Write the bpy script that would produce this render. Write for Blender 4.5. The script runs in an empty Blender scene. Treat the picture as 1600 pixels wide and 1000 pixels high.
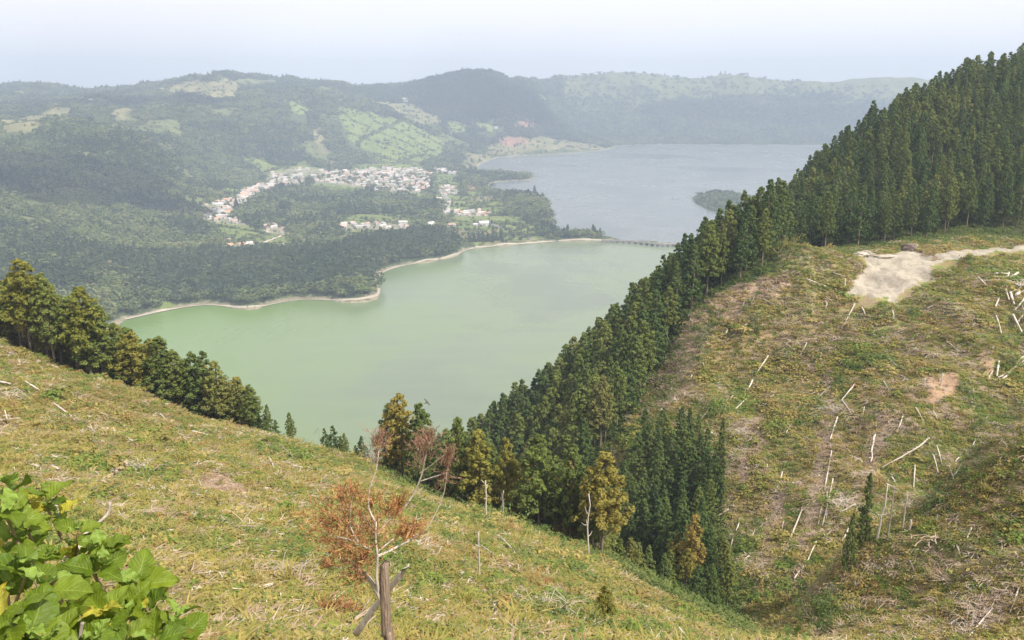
import bpy, math, random
import numpy as np
from mathutils import Vector, Euler, Matrix
rng = np.random.default_rng(7); random.seed(7)
R = math.radians
scn = bpy.context.scene
COL = scn.collection

# ---------------------------------------------------------------- camera, sky, sun, exposure
EYE = 292.0; F = 1330.0; PITCH = R(15.35)
SP, CP = math.sin(PITCH), math.cos(PITCH)
cam = bpy.data.cameras.new("camera"); camo = bpy.data.objects.new("camera", cam); COL.objects.link(camo)
cam.sensor_width = 36.0; cam.lens = 36.0 * F / 1600.0
cam.clip_start = 0.1; cam.clip_end = 90000.0
camo.location = (0, 0, EYE); camo.rotation_euler = (R(90) - PITCH, 0, 0)
scn.camera = camo
SUN_DIR = Vector((0.63, -0.46, 0.90)).normalized()          # towards the sun
sun_el = math.asin(SUN_DIR.z); sun_az = math.atan2(SUN_DIR.x, SUN_DIR.y)
w = bpy.data.worlds.new("World"); scn.world = w; w.use_nodes = True
wn, wl = w.node_tree.nodes, w.node_tree.links
bg = wn["Background"]
sky = wn.new("ShaderNodeTexSky"); sky.sky_type = 'NISHITA'; sky.sun_disc = False
sky.sun_elevation = sun_el; sky.sun_rotation = sun_az
sky.altitude = 550; sky.air_density = 1.0; sky.dust_density = 3.5; sky.ozone_density = 1.0
# thin high overcast veil: a pale cloud sheet in front of the blue
tc = wn.new("ShaderNodeTexCoord"); mp = wn.new("ShaderNodeMapping"); mp.inputs["Scale"].default_value = (1, 1, 3)
nz = wn.new("ShaderNodeTexNoise"); nz.inputs["Scale"].default_value = 1.6; nz.inputs["Detail"].default_value = 5
rp = wn.new("ShaderNodeMapRange"); rp.inputs[1].default_value = 0.3; rp.inputs[2].default_value = 0.75; rp.inputs[3].default_value = 0.86; rp.inputs[4].default_value = 0.98
mx = wn.new("ShaderNodeMix"); mx.data_type = 'RGBA'
wl.new(tc.outputs["Generated"], mp.inputs[0]); wl.new(mp.outputs[0], nz.inputs["Vector"]); wl.new(nz.outputs[0], rp.inputs[0])
wl.new(rp.outputs[0], mx.inputs[0]); wl.new(sky.outputs[0], mx.inputs[6]); mx.inputs[7].default_value = (8.3, 8.0, 8.2, 1)
wl.new(mx.outputs[2], bg.inputs[0]); bg.inputs[1].default_value = 0.10
sl = bpy.data.lights.new("sun", 'SUN'); sl.energy = 4.2; sl.angle = R(0.6); sl.color = (1.0, 0.94, 0.84)
so = bpy.data.objects.new("sun", sl); COL.objects.link(so); so.location = (200, -200, 700)
so.rotation_euler = SUN_DIR.to_track_quat('Z', 'Y').to_euler()
vs = scn.view_settings; vs.view_transform = 'Standard'; vs.look = 'None'; vs.exposure = 0.6; vs.gamma = 1.0
scn.cycles.max_bounces = 4; scn.cycles.diffuse_bounces = 2; scn.cycles.glossy_bounces = 2; scn.cycles.transmission_bounces = 2
scn.cycles.volume_bounces = 0

# ---------------------------------------------------------------- helpers
def slope(v): return (-SP + CP * (500 - v) / F) / (CP + SP * (500 - v) / F)
def P(u, v, Y):                       # the world point seen at photo pixel (u, v) at northing Y
    t = Y / (CP + SP * (500 - v) / F)
    return (t * (u - 800) / F, Y, EYE + slope(v) * Y)
def Z(u, v, z=0.0):                   # ... at height z
    return P(u, v, (z - EYE) / slope(v))
def proj(x, y, z):
    x = np.asarray(x, float); y = np.asarray(y, float); z = np.asarray(z, float) - EYE
    d = y * CP - z * SP; up = y * SP + z * CP
    d = np.where(d < 0.05, 0.05, d)
    return 800 + F * x / d, 500 - F * up / d, d

def _hash(ix, iy, s):
    n = (ix.astype(np.int64) * 374761393 + iy.astype(np.int64) * 668265263 + s * 982451653) & 0x7fffffff
    n = ((n ^ (n >> 13)) * 1274126177) & 0x7fffffff
    n = n ^ (n >> 16)
    return (n & 0xffff) / 65535.0
def vnoise(x, y, s=0):
    ix, iy = np.floor(x), np.floor(y); fx, fy = x - ix, y - iy
    fx = fx * fx * (3 - 2 * fx); fy = fy * fy * (3 - 2 * fy)
    a, b = _hash(ix, iy, s), _hash(ix + 1, iy, s); c, d = _hash(ix, iy + 1, s), _hash(ix + 1, iy + 1, s)
    return (a + (b - a) * fx) * (1 - fy) + (c + (d - c) * fx) * fy
def fbm(x, y, sc, oc=5, s=0, ridged=False):
    x = np.asarray(x, float) / sc; y = np.asarray(y, float) / sc; r = 0; a = 1; t = 0
    for i in range(oc):
        n = vnoise(x, y, s + i * 17)
        if ridged: n = 1 - np.abs(2 * n - 1)
        r = r + a * n; t += a; a *= 0.5
        x, y = x * 1.9 * 0.8 + y * 1.9 * 0.6 + 5.2, -x * 1.9 * 0.6 + y * 1.9 * 0.8 + 1.3
    return r / t
def sstep(a, b, x):
    t = np.clip((x - a) / (b - a), 0, 1); return t * t * (3 - 2 * t)
def inpoly(x, y, poly):
    x = np.asarray(x, float); y = np.asarray(y, float); ins = np.zeros(x.shape, bool); n = len(poly)
    for i in range(n):
        x1, y1 = poly[i][:2]; x2, y2 = poly[(i + 1) % n][:2]
        if y1 == y2: continue
        c = ((y1 > y) != (y2 > y)) & (x < (x2 - x1) * (y - y1) / (y2 - y1) + x1)
        ins ^= c
    return ins
def distpoly(x, y, poly, closed=True):
    d = np.full(np.shape(x), 1e9); n = len(poly)
    for i in range(n if closed else n - 1):
        x1, y1 = poly[i][:2]; x2, y2 = poly[(i + 1) % n][:2]
        dx, dy = x2 - x1, y2 - y1; L = dx * dx + dy * dy + 1e-9
        t = np.clip(((x - x1) * dx + (y - y1) * dy) / L, 0, 1)
        d = np.minimum(d, np.hypot(x - x1 - t * dx, y - y1 - t * dy))
    return d
def rbf_fit(pts, smooth=0.0, sc=100.0):
    p = np.array(pts, float); X = p[:, :2] / sc; n = len(p)
    A = np.linalg.norm(X[:, None] - X[None], axis=2) - np.eye(n) * smooth
    M = np.zeros((n + 3, n + 3)); M[:n, :n] = A; M[:n, n] = 1; M[:n, n + 1:] = X; M[n, :n] = 1; M[n + 1:, :n] = X.T
    w_ = np.linalg.lstsq(M, np.concatenate([p[:, 2], np.zeros(3)]), rcond=None)[0]
    def f(x, y):
        x = np.asarray(x, float) / sc; y = np.asarray(y, float) / sc
        r = w_[n] + w_[n + 1] * x + w_[n + 2] * y
        for i in range(n): r = r + w_[i] * np.sqrt((x - X[i, 0]) ** 2 + (y - X[i, 1]) ** 2 + 1e-4)
        return r
    return f
def blur(Zg, n):
    for _ in range(n):
        q = np.pad(Zg, 1, mode='edge')
        Zg = (q[:-2, 1:-1] + q[2:, 1:-1] + q[1:-1, :-2] + q[1:-1, 2:] + 4 * q[1:-1, 1:-1]) / 8
    return Zg
class Grid:
    def __init__(s, xs, ys, z): s.xs, s.ys, s.z = xs, ys, z          # z[j, i]
    def h(s, x, y, A=None):
        A = s.z if A is None else A
        x = np.clip(np.asarray(x, float), s.xs[0], s.xs[-1]); y = np.clip(np.asarray(y, float), s.ys[0], s.ys[-1])
        i = np.clip(np.searchsorted(s.xs, x) - 1, 0, len(s.xs) - 2); j = np.clip(np.searchsorted(s.ys, y) - 1, 0, len(s.ys) - 2)
        fx = (x - s.xs[i]) / (s.xs[i + 1] - s.xs[i]); fy = (y - s.ys[j]) / (s.ys[j + 1] - s.ys[j])
        return (A[j, i] * (1 - fx) + A[j, i + 1] * fx) * (1 - fy) + (A[j + 1, i] * (1 - fx) + A[j + 1, i + 1] * fx) * fy
    def normal(s, x, y, e=1.0):
        gx = (s.h(x + e, y) - s.h(x - e, y)) / (2 * e); gy = (s.h(x, y + e) - s.h(x, y - e)) / (2 * e)
        n = np.stack([-gx, -gy, np.ones_like(gx)], -1); return n / np.linalg.norm(n, axis=-1, keepdims=True)

def mesh_np(name, verts, faces, mats=(), fmat=None, smooth=False, fcol=None, uv=None):
    """faces: (n, k) index array or a list of such arrays"""
    me = bpy.data.meshes.new(name); verts = np.asarray(verts, np.float32)
    fl = faces if isinstance(faces, list) else [faces]
    fl = [np.atleast_2d(np.asarray(f, np.int32)) for f in fl if len(f)]
    me.vertices.add(len(verts)); me.vertices.foreach_set("co", verts.ravel())
    loops = np.concatenate([f.ravel() for f in fl]); sizes = np.concatenate([np.full(len(f), f.shape[1], np.int32) for f in fl])
    me.loops.add(len(loops)); me.loops.foreach_set("vertex_index", loops)
    me.polygons.add(len(sizes)); me.polygons.foreach_set("loop_start", np.concatenate([[0], np.cumsum(sizes)[:-1]]).astype(np.int32))
    for m in mats: me.materials.append(m)
    if fmat is not None: me.polygons.foreach_set("material_index", np.asarray(fmat, np.int32))
    me.polygons.foreach_set("use_smooth", np.full(len(sizes), bool(smooth)))
    if fcol is not None:
        at = me.color_attributes.new("tint", 'FLOAT_COLOR', 'POINT')
        c = np.ones((len(verts), 4), np.float32); c[:, :fcol.shape[1]] = fcol; at.data.foreach_set("color", c.ravel())
    if uv is not None:
        u_ = me.uv_layers.new(name="UVMap"); u_.data.foreach_set("uv", np.asarray(uv, np.float32)[loops].ravel())
    me.update(); me.validate(); return me
def link(name, me, parent=None, loc=None, rot=None, scale=None):
    o = bpy.data.objects.new(name, me); COL.objects.link(o)
    if parent is not None: o.parent = parent
    if loc is not None: o.location = loc
    if rot is not None: o.rotation_euler = rot
    if scale is not None: o.scale = scale
    return o
def tag(o, label=None, cat=None, group=None, kind=None):
    if label: o["label"] = label
    if cat: o["category"] = cat
    if group: o["group"] = group
    if kind: o["kind"] = kind
    return o

# ---------------------------------------------------------------- materials
def nt(name):
    m = bpy.data.materials.new(name); m.use_nodes = True
    return m, m.node_tree.nodes, m.node_tree.links, m.node_tree.nodes["Principled BSDF"]
def noise_node(n, l, scale, detail=4, rough=0.55, vec=None, stretch=None):
    t = n.new("ShaderNodeTexNoise"); t.inputs["Scale"].default_value = scale; t.inputs["Detail"].default_value = detail; t.inputs["Roughness"].default_value = rough
    src = vec
    if src is None:
        g = n.new("ShaderNodeNewGeometry"); src = g.outputs["Position"]
    if stretch:
        mp_ = n.new("ShaderNodeMapping"); mp_.inputs["Scale"].default_value = stretch[:3]
        if len(stretch) > 3: mp_.inputs["Rotation"].default_value = (0, 0, stretch[3])
        l.new(src, mp_.inputs[0]); src = mp_.outputs[0]
    l.new(src, t.inputs["Vector"]); return t
def ramp(n, l, src, stops):
    r = n.new("ShaderNodeValToRGB"); e = r.color_ramp.elements
    while len(e) < len(stops): e.new(0.5)
    for k, (p_, c) in enumerate(stops): e[k].position = p_; e[k].color = (*c, 1)
    l.new(src, r.inputs[0]); return r
def mixc(n, l, f, a, b, mode='MIX'):
    m = n.new("ShaderNodeMix"); m.data_type = 'RGBA'; m.blend_type = mode
    for s_, i in ((f, 0), (a, 6), (b, 7)):
        if isinstance(s_, (int, float)): m.inputs[i].default_value = s_
        elif isinstance(s_, tuple): m.inputs[i].default_value = (*s_, 1)
        else: l.new(s_, m.inputs[i])
    return m.outputs[2]
def bump(n, l, b, src, strength, dist=0.1):
    bu = n.new("ShaderNodeBump"); bu.inputs["Strength"].default_value = strength; bu.inputs["Distance"].default_value = dist
    l.new(src, bu.inputs["Height"]); l.new(bu.outputs[0], b.inputs["Normal"])
def mat_leaf(name, stops, transl=0.35, patch=0.05, rough=0.65, patchcol=None, spec=0.2):
    """foliage: colour varies per plant and over patches of ground"""
    m, n, l, b = nt(name)
    oi = n.new("ShaderNodeObjectInfo"); nn = noise_node(n, l, patch, 3)
    ad = n.new("ShaderNodeMath"); ad.operation = 'MULTIPLY_ADD'; l.new(oi.outputs["Random"], ad.inputs[0]); ad.inputs[1].default_value = 0.55
    sc_ = n.new("ShaderNodeMapRange"); sc_.inputs[1].default_value = 0.3; sc_.inputs[2].default_value = 0.7; sc_.inputs[3].default_value = 0.0; sc_.inputs[4].default_value = 0.45
    l.new(nn.outputs[0], sc_.inputs[0]); l.new(sc_.outputs[0], ad.inputs[2])
    r = ramp(n, l, ad.outputs[0], stops); c = r.outputs[0]
    n2 = noise_node(n, l, patch * 40, 2); c = mixc(n, l, 0.5, c, ramp(n, l, n2.outputs[0], [(0.3, (0.55, 0.55, 0.55)), (0.7, (1.4, 1.4, 1.4))]).outputs[0], 'MULTIPLY')
    if patchcol:
        n3 = noise_node(n, l, patch * 0.6, 4); f3 = n.new("ShaderNodeMapRange"); f3.inputs[1].default_value = 0.5; f3.inputs[2].default_value = 0.68
        l.new(n3.outputs[0], f3.inputs[0]); c = mixc(n, l, f3.outputs[0], c, patchcol)
    l.new(c, b.inputs["Base Color"]); b.inputs["Roughness"].default_value = rough; b.inputs["Specular IOR Level"].default_value = spec
    if transl:
        tr = n.new("ShaderNodeBsdfTranslucent"); l.new(c, tr.inputs[0]); ms = n.new("ShaderNodeMixShader"); ms.inputs[0].default_value = transl
        out = n["Material Output"]; l.new(b.outputs[0], ms.inputs[1]); l.new(tr.outputs[0], ms.inputs[2]); l.new(ms.outputs[0], out.inputs[0])
    return m
def mat_plain(name, stops, scale=3.0, rough=0.8, bmp=0.0, stretch=None, spec=0.3):
    m, n, l, b = nt(name)
    tcx = n.new("ShaderNodeTexCoord"); nn = noise_node(n, l, scale, 5, vec=tcx.outputs["Object"], stretch=stretch)
    r = ramp(n, l, nn.outputs[0], stops); oi = n.new("ShaderNodeObjectInfo")
    rr = n.new("ShaderNodeMapRange"); rr.inputs[3].default_value = 0.8; rr.inputs[4].default_value = 1.15; l.new(oi.outputs["Random"], rr.inputs[0])
    c = n.new("ShaderNodeVectorMath"); c.operation = 'SCALE'; l.new(r.outputs[0], c.inputs[0]); l.new(rr.outputs[0], c.inputs["Scale"])
    l.new(c.outputs[0], b.inputs["Base Color"]); b.inputs["Roughness"].default_value = rough; b.inputs["Specular IOR Level"].default_value = spec
    if bmp: bump(n, l, b, nn.outputs[0], bmp)
    return m

# ---------------------------------------------------------------- land and water: world outlines
green_shore = [(195,500),(215,496),(240,489),(270,483),(300,479),(325,475),(345,477),(365,482),(385,485),(402,483),(420,476),(450,470),(480,467),(505,468),(530,472),(550,473),(570,472),(588,468),(594,458),(590,446),(583,437),(592,429),(608,421),(640,413),(670,410),(700,404),(715,400),(722,394),(726,390),(745,389),(770,385),(790,385),(815,382),(840,380),(870,378),(900,377),(930,376.5),(955,377)]
green_bank = [(730,388.5),(755,386),(790,383),(815,380),(840,377.5),(870,375.8),(900,374.8),(930,374),(955,374)]
GREEN = [Z(u, v)[:2] for u, v in green_shore] + [(220, 1640), (330, 1600), (440, 1540), (430, 1200), (350, 900), (260, 600), (100, 430), (-150, 450), (-330, 540), (-430, 700), (-500, 900)]
blue_shore = [(955,373),(935,371.5),(905,372),(880,371),(868,366),(864,355),(862,342),(858,330),(850,322),(830,314),(805,309),(780,305),(765,300),(758,294),(765,287),(778,284),(800,282.5),(822,282),(834,279.5),(836,277.5),(825,276),(800,274),(775,270.5),(755,268),(745,262),(752,256),(765,250),(780,246),(812,243.5),(845,242.5),(875,240.5),(910,238),(937,235.5),(957,232),(962,229),(985,226.5),(1040,225.5),(1120,226),(1200,226.5),(1300,227),(1420,228)]
BLUE = [Z(u, v)[:2] for u, v in blue_shore] + [(1500, 3600), (1050, 2500), (700, 1750), (440, 1545), (330, 1610), (220, 1650)]
islet_px = [(1083,312),(1090,306),(1105,303),(1130,303),(1160,307),(1190,313),(1215,320),(1228,328),(1224,334),(1200,337),(1165,337),(1130,334),(1105,327),(1090,320)]
ISLET = [Z(u, v)[:2] for u, v in islet_px]

# ---------------------------------------------------------------- far terrain
fp = []
def fz(*l): fp.extend(Z(u, v, z) for u, v, z in l)
def fy(*l): fp.extend(P(u, v, Y) for u, v, Y in l)
fz((450,290,18),(520,275,20),(600,283,12),(680,290,8),(600,262,18),(680,262,10),(330,345,28),(390,310,24),(330,320,30),(400,380,12),(450,375,9),(640,352,10),(560,355,12),(770,352,4),(700,330,6),(740,310,4),(700,270,8),(740,285,4),(800,370,3),(830,368,3),(900,240,14),(800,236,16),(760,240,14),(690,252,10),(800,278,3))
fz((200,480,12),(262,465,3),(290,468,3))
# forest ridge along the green lake
fy((300,420,1330),(400,418,1330),(480,412,1330),(560,405,1360),(620,392,1450),(690,382,1560))
fz((320,468,8),(450,460,8),(560,455,14),(640,405,7))
# headland between the lakes
fz((800,330,8),(720,345,6))
fy((835,316,2020),(815,318,2080),(850,322,2000),(845,345,1850),(890,362,1720),(790,335,1990))
# left flank
fy((0,400,1200),(100,440,1120),(180,450,1110),(100,400,1250),(0,340,1420),(100,345,1500),(0,290,1600),(80,290,1750),(200,380,1500),(250,340,1750),(200,330,1700))
fy((0,232,2050),(60,228,2100),(120,222,2150),(180,214,2200),(230,232,2250),(150,255,2000),(230,280,2000),(290,300,2150),(320,290,2400),(60,260,1900),(0,260,1850))
fy((300,275,2450),(380,262,2750),(280,250,2500),(250,215,2650),(200,172,2950),(160,188,2800),(250,178,3050),(330,185,3100),(400,185,3200),(440,200,3050),(380,225,2850),(480,240,3050),(540,230,3200),(500,255,3080))
# saddle and rim on the left
fy((60,195,3000),(0,185,3100),(100,170,3600),(30,160,3800),(150,175,3300))
fy((0,146,4300),(60,143,4300),(110,144,4300),(155,145,4250),(172,148,4250),(190,147,4200),(215,137,4150),(270,132,4100),(320,127,4050),(360,124,4000),(380,124,3980),(395,128,3960),(415,138,3950),(440,143,3950),(475,143,3950),(500,141,4000),(540,142,4150),(580,148,4300),(610,151,4400),(645,149,4500))
fy((300,150,3700),(400,155,3600),(350,165,3450),(480,160,3500),(470,180,3350),(540,165,3700),(600,165,4000),(560,195,3450),(620,195,3550),(660,180,4000),(640,225,3300),(690,215,3600),(600,235,3180),(690,238,3450),(590,180,3650))
# the wooded dome
fy((662,143,4500),(685,131,4500),(710,124,4500),(740,121,4480),(770,124,4500),(795,130,4600),(820,133,4800),(700,160,4250),(760,160,4250),(740,190,4050),(800,180,4200),(840,170,4500),(860,190,4350),(880,205,4300),(720,205,3900),(790,203,4000),(820,210,4000),(870,222,4150),(920,215,4350))
# the caldera wall on the right
for u, v in ((850,130),(875,124),(900,119),(930,119),(960,116),(985,119),(1010,123),(1045,124),(1080,126),(1110,122),(1140,120),(1165,126),(1195,133),(1215,130),(1240,129),(1262,133),(1285,135),(1305,127),(1325,123),(1350,126),(1400,126),(1440,125),(1480,124),(1560,126),(1640,126)): fy((u, v, 5350 + 120 * math.sin(u * .03)))
for u in range(900, 1650, 75): fy((u, 185, 4850), (u, 150, 5100), (u, 215, 4680))
fy((372,121,3985),(378,121,3985),(366,122,3990),(388,125,3975),(402,131,3960),(330,127,4030),(300,130,4060),(240,135,4120),(425,142,3950),(455,144,3950),(590,150,4350),(600,150,4380),(625,150,4450),(650,147,4500),(672,137,4500),(697,126,4500),(725,121,4490),(755,121,4490),(782,127,4560))
fp += [(-4500, 2000, 60), (-4500, 4000, 330), (-2500, 900, 40), (-1500, 500, 60), (-1200, 900, 60), (-900, 1000, 50), (-1500, 1800, 150), (-3000, 2500, 150), (-4500, 9000, -300), (0, 9000, -300), (5500, 9000, -300), (2500, 9000, -300), (-2500, 9000, -300), (5500, 5500, 350), (5500, 2500, 300), (2500, 2500, 250), (3000, 4000, 250), (1500, 1200, 200), (700, 700, 120), (900, 1500, 120), (1300, 2000, 120), (5500, 500, 300), (-2500, 7000, -250), (0, 7000, -250), (2500, 7400, -250), (5000, 7500, -250), (-4500, 6500, -200), (-500, 300, 60), (-4500, 300, 60), (0, 5800, 60), (-1800, 5300, 60), (2500, 6100, 120), (4500, 6100, 120)]
f_far = rbf_fit(fp, 0.02, 500.0)
def axis(knots):
    out = [knots[0][0]]
    for (a, sa), (b, sb) in zip(knots[:-1], knots[1:]):
        x = out[-1]
        while x < b - 1e-6:
            t = min(max((x - a) / (b - a), 0), 1); x = x + sa + (sb - sa) * t; out.append(min(x, b))
    return np.unique(np.array(out))
fxs = axis([(-4500, 60), (-1600, 14), (-700, 5), (420, 5), (1000, 14), (2400, 22), (5500, 90)])
fys = axis([(300, 40), (900, 6), (1000, 4), (1750, 5), (2400, 8), (3200, 10), (4200, 14), (5600, 20), (9000, 150)])
X, Y = np.meshgrid(fxs, fys)
# evaluate the RBF on a coarse grid, then interpolate
cx = np.linspace(-4500, 5500, 420); cy = np.linspace(300, 9000, 400); CX, CY = np.meshgrid(cx, cy)
cg = Grid(cx, cy, blur(f_far(CX, CY), 1))
base = cg.h(X, Y)
sd = np.minimum(np.where(inpoly(X, Y, GREEN), -1, 1) * distpoly(X, Y, GREEN), np.where(inpoly(X, Y, BLUE), -1, 1) * distpoly(X, Y, BLUE))
isl = np.where(inpoly(X, Y, ISLET), 1, -1) * distpoly(X, Y, ISLET)
shore = sd + (fbm(X, Y, 26, 3, 3) - 0.5) * 9
rel = sstep(20, 200, base)
wallx = fbm(X * 1.0, Y * 0.35, 230, 5, 11, True) - 0.5
base = base + rel * ((wallx * 85 * sstep(60, 160, base) * np.where(Y < 5250, 1, np.exp(-(Y - 5250) / 300))) + ((fbm(X, Y, 420, 5, 5) - 0.5) * 52 + (fbm(X, Y, 130, 4, 6, True) - 0.5) * 26) * (1 - .75 * sstep(3500, 3900, Y)))
base = np.maximum(base, 2.0 + 2.5 * fbm(X, Y, 90, 3, 9)) * np.where(Y > 5600, 1, 1)
base = np.where(Y > 5700, cg.h(X, Y), base)
headl = inpoly(X, Y, [Z(u, v)[:2] for u, v in ((790,300),(880,300),(880,352),(845,352),(800,340))])
zf = np.where(shore > 0, np.minimum(base, 0.3 + shore * np.where(headl, 2.2, 0.55)), np.maximum(shore * 0.25, -6))
zf = np.where(isl + (fbm(X, Y, 20, 3, 8) - .5) * 8 > 0, np.minimum(8 * sstep(0, 45, isl) + 1.5, 0.2 + isl * 0.8) + 3 * (fbm(X, Y, 40, 3, 2) - .5), zf)
# the causeway strip stays low
cw = distpoly(X, Y, [Z(u, v)[:2] for u, v in green_bank], False)
FAR = Grid(fxs, fys, zf)

# ---------------------------------------------------------------- near terrain
np_ = []
def nz_(*l): np_.extend(P(u, v, Y) for u, v, Y in l)
sil = [(-80,500,138),(0,530,130),(50,550,128),(100,575,125),(150,596,123),(200,615,122),(250,634,120),(300,650,118),(350,664,116),(400,675,114),(450,686,112),(500,700,110),(540,711,108),(570,720,106),(610,745,102),(650,770,98),(700,788,95.5),(750,805,93),(815,828,90),(880,852,88),(940,878,83),(1000,905,78),(1050,931,73),(1100,957,68),(1170,1000,62)]
for u, v, d in sil:
    p = P(u, v, d); np_.append(p)
    L = math.hypot(p[0], p[1]); ux, uy = p[0] / L, p[1] / L
    for k, dr in ((8, 5.6), (25, 21), (60, 52)):
        if u < 850 or k < 20: np_.append((p[0] + ux * k, p[1] + uy * k, p[2] - dr * (0.8 if u < 300 else 1)))
nz_((300,1000,19),(600,1000,21),(750,1000,24.5),(900,1000,31),(1000,1000,39),(1100,1000,50),(0,850,24),(100,900,22),(200,850,30),(400,850,36),(500,850,40),(600,850,45),(700,850,54),(800,860,66),(0,700,55),(100,700,60),(200,700,68),(400,730,78),(520,760,78),(650,820,70),(300,780,50),(150,780,42),(0,600,95),(150,640,95),(300,690,90),(0,780,36),(950,930,62),(820,930,42),(450,930,26),(-150,600,100),(-150,800,34),(420,700,98))
np_ += [(0,0,EYE-1.75),(-3,3,EYE-3.3),(3,3,EYE-3.3),(-2,0,EYE-1.8),(2,0,EYE-1.8),(0,10,EYE-8.2),(8,10,EYE-8.6),(-12,10,EYE-7.5),(-25,20,EYE-11),(-8,-6,EYE-.5),(8,-6,EYE-.5),(0,-30,EYE+1),(-80,-20,EYE+2),(80,-20,EYE+2),(15,20,EYE-15.5)]
nz_((1400,420,205),(1340,400,212),(1455,405,214),(1340,455,196),(1400,470,190),(1230,392,215),(1300,398,212),(1590,387,235),(1520,397,226),(1460,398,222),(1650,383,245),(1130,450,207),(1180,420,212),(1060,560,187),(1090,500,197),(990,650,170),(1030,600,180),(930,720,160),(960,760,150),(1000,820,137),(1000,880,125),(1080,900,112),(1170,990,88),(1110,950,100))
nz_((1200,600,170),(1300,500,180),(1200,500,187),(1400,550,165),(1500,470,180),(1580,450,185),(1600,520,165),(1550,540,157),(1400,700,128),(1300,650,146),(1250,750,130),(1150,700,147),(1100,780,136),(1200,880,104),(1150,930,100),(1250,960,84),(1320,780,117),(1250,1000,76),(1300,870,100))
nz_((1600,1000,45),(1450,1000,52),(1330,1000,60),(1500,930,58),(1400,930,65),(1600,850,58),(1600,700,80),(1550,745,80),(1500,790,80),(1430,830,80),(1340,860,80),(1290,905,76),(1450,812,100),(1500,740,112),(1530,680,122),(1600,600,138),(1660,560,145),(1600,650,114),(1560,700,103),(1700,640,100),(1380,800,106),(1700,850,60))
for u, v in ((1600,700),(1550,745),(1500,790),(1430,830),(1340,860),(1290,905)):
    p = P(u, v, 80); np_.append((p[0] * 1.13, p[1] * 1.13, EYE + (p[2] - EYE) * 1.13 - 4.5)); q = P(u, v + 14, 73); np_.append(q)
np_ += [(110,110,EYE-35),(100,60,EYE-25),(60,20,EYE-14),(160,60,EYE-25),(200,150,EYE-30),(180,220,EYE-38),(60,0,EYE-3)]
# wooded hill beyond the road
np_ += [P(1240,392,232),P(1600,380,256),(229,400,EYE+2),(190,375,EYE-8),(165,365,EYE-17),(141,350,EYE-24),(124,330,EYE-32),(108,308,EYE-42),(86,272,EYE-55),(60,290,EYE-78),(40,310,EYE-105),(110,350,EYE-60),(300,400,EYE+8),(260,330,EYE-15),(240,270,EYE-35),(350,250,EYE-20),(200,310,EYE-28),(160,290,EYE-33),(140,300,EYE-30),(300,600,EYE-80),(120,480,EYE-200),(200,600,EYE-220),(450,600,EYE-20),(600,400,EYE+10),(100,420,EYE-150)]
# the spur with the strip of trees
spur = [(66,225,EYE-44),(51,225,EYE-51),(34,222,EYE-66),(22,220,EYE-77),(8.6,218,EYE-89),(-12,215,EYE-101),(-30,208,EYE-107),(-50,205,EYE-122)]
np_ += spur
np_ += [(x - 12, y + 50, z - 52) for x, y, z in spur]
np_ += [(0,150,EYE-90),(-20,165,EYE-102),(-50,180,EYE-120),(12,137,EYE-82),(0,180,EYE-96),(-80,260,EYE-170),(0,360,EYE-235),(-100,200,EYE-135),(-150,200,EYE-130),(0,470,EYE-300),(-150,480,EYE-300),(-300,520,EYE-300),(100,520,EYE-290),(250,750,EYE-290),(-200,330,EYE-220),(-350,400,EYE-230),(-250,200,EYE-120),(-300,100,EYE-60),(-200,60,EYE-20),(-120,100,EYE-35),(-400,0,EYE+10),(-600,500,EYE-240),(450,850,EYE-120),(700,700,EYE-40),(700,0,EYE+10)]
f_near = rbf_fit(np_, 0.004, 50.0)
nxs = axis([(-420, 8), (-110, 1.0), (-20, 0.45), (45, 0.5), (150, 1.0), (650, 10)])
nys = axis([(-30, 1.5), (0, 0.4), (90, 0.5), (215, 1.0), (300, 3), (820, 10)])
NX, NY = np.meshgrid(nxs, nys)
cx = np.linspace(-420, 650, 500); cy = np.linspace(-30, 820, 500); CX, CY = np.meshgrid(cx, cy)
ng0 = Grid(cx, cy, blur(f_near(CX, CY), 2))
zn = ng0.h(NX, NY)
dcam = np.hypot(NX, NY)
zn = zn + (fbm(NX, NY, 14, 4, 21) - .5) * 2.0 * sstep(12, 70, dcam) + (fbm(NX, NY, 2.6, 3, 25) - .5) * 0.5 * sstep(4, 20, dcam)
# erosion gullies running down the cleared face on the right
zn = zn + (fbm(NX * 1.0, NY * 0.40, 17, 4, 31, True) - .55) * 5.0 * sstep(20, 45, NX) * sstep(90, 130, NY)
gl = [P(*q)[:2] for q in ((1640,560,148),(1600,600,138),(1530,680,122),(1500,740,112),(1455,812,101),(1390,850,96),(1290,905,89))]
hl = [P(*q)[:2] for q in ((1640,680,82),(1600,700,79),(1550,745,79),(1500,790,79),(1430,830,79),(1340,862,79))]
zn = zn - 4.5 * np.exp(-(distpoly(NX, NY, gl, False) / 7.0) ** 2) + 2.2 * np.exp(-(distpoly(NX, NY, hl, False) / 7.0) ** 2)
zn = zn + (fbm(NX, NY, 6, 4, 35) - .5) * 1.3 * sstep(15, 60, dcam)
NEAR = Grid(nxs, nys, zn)

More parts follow.
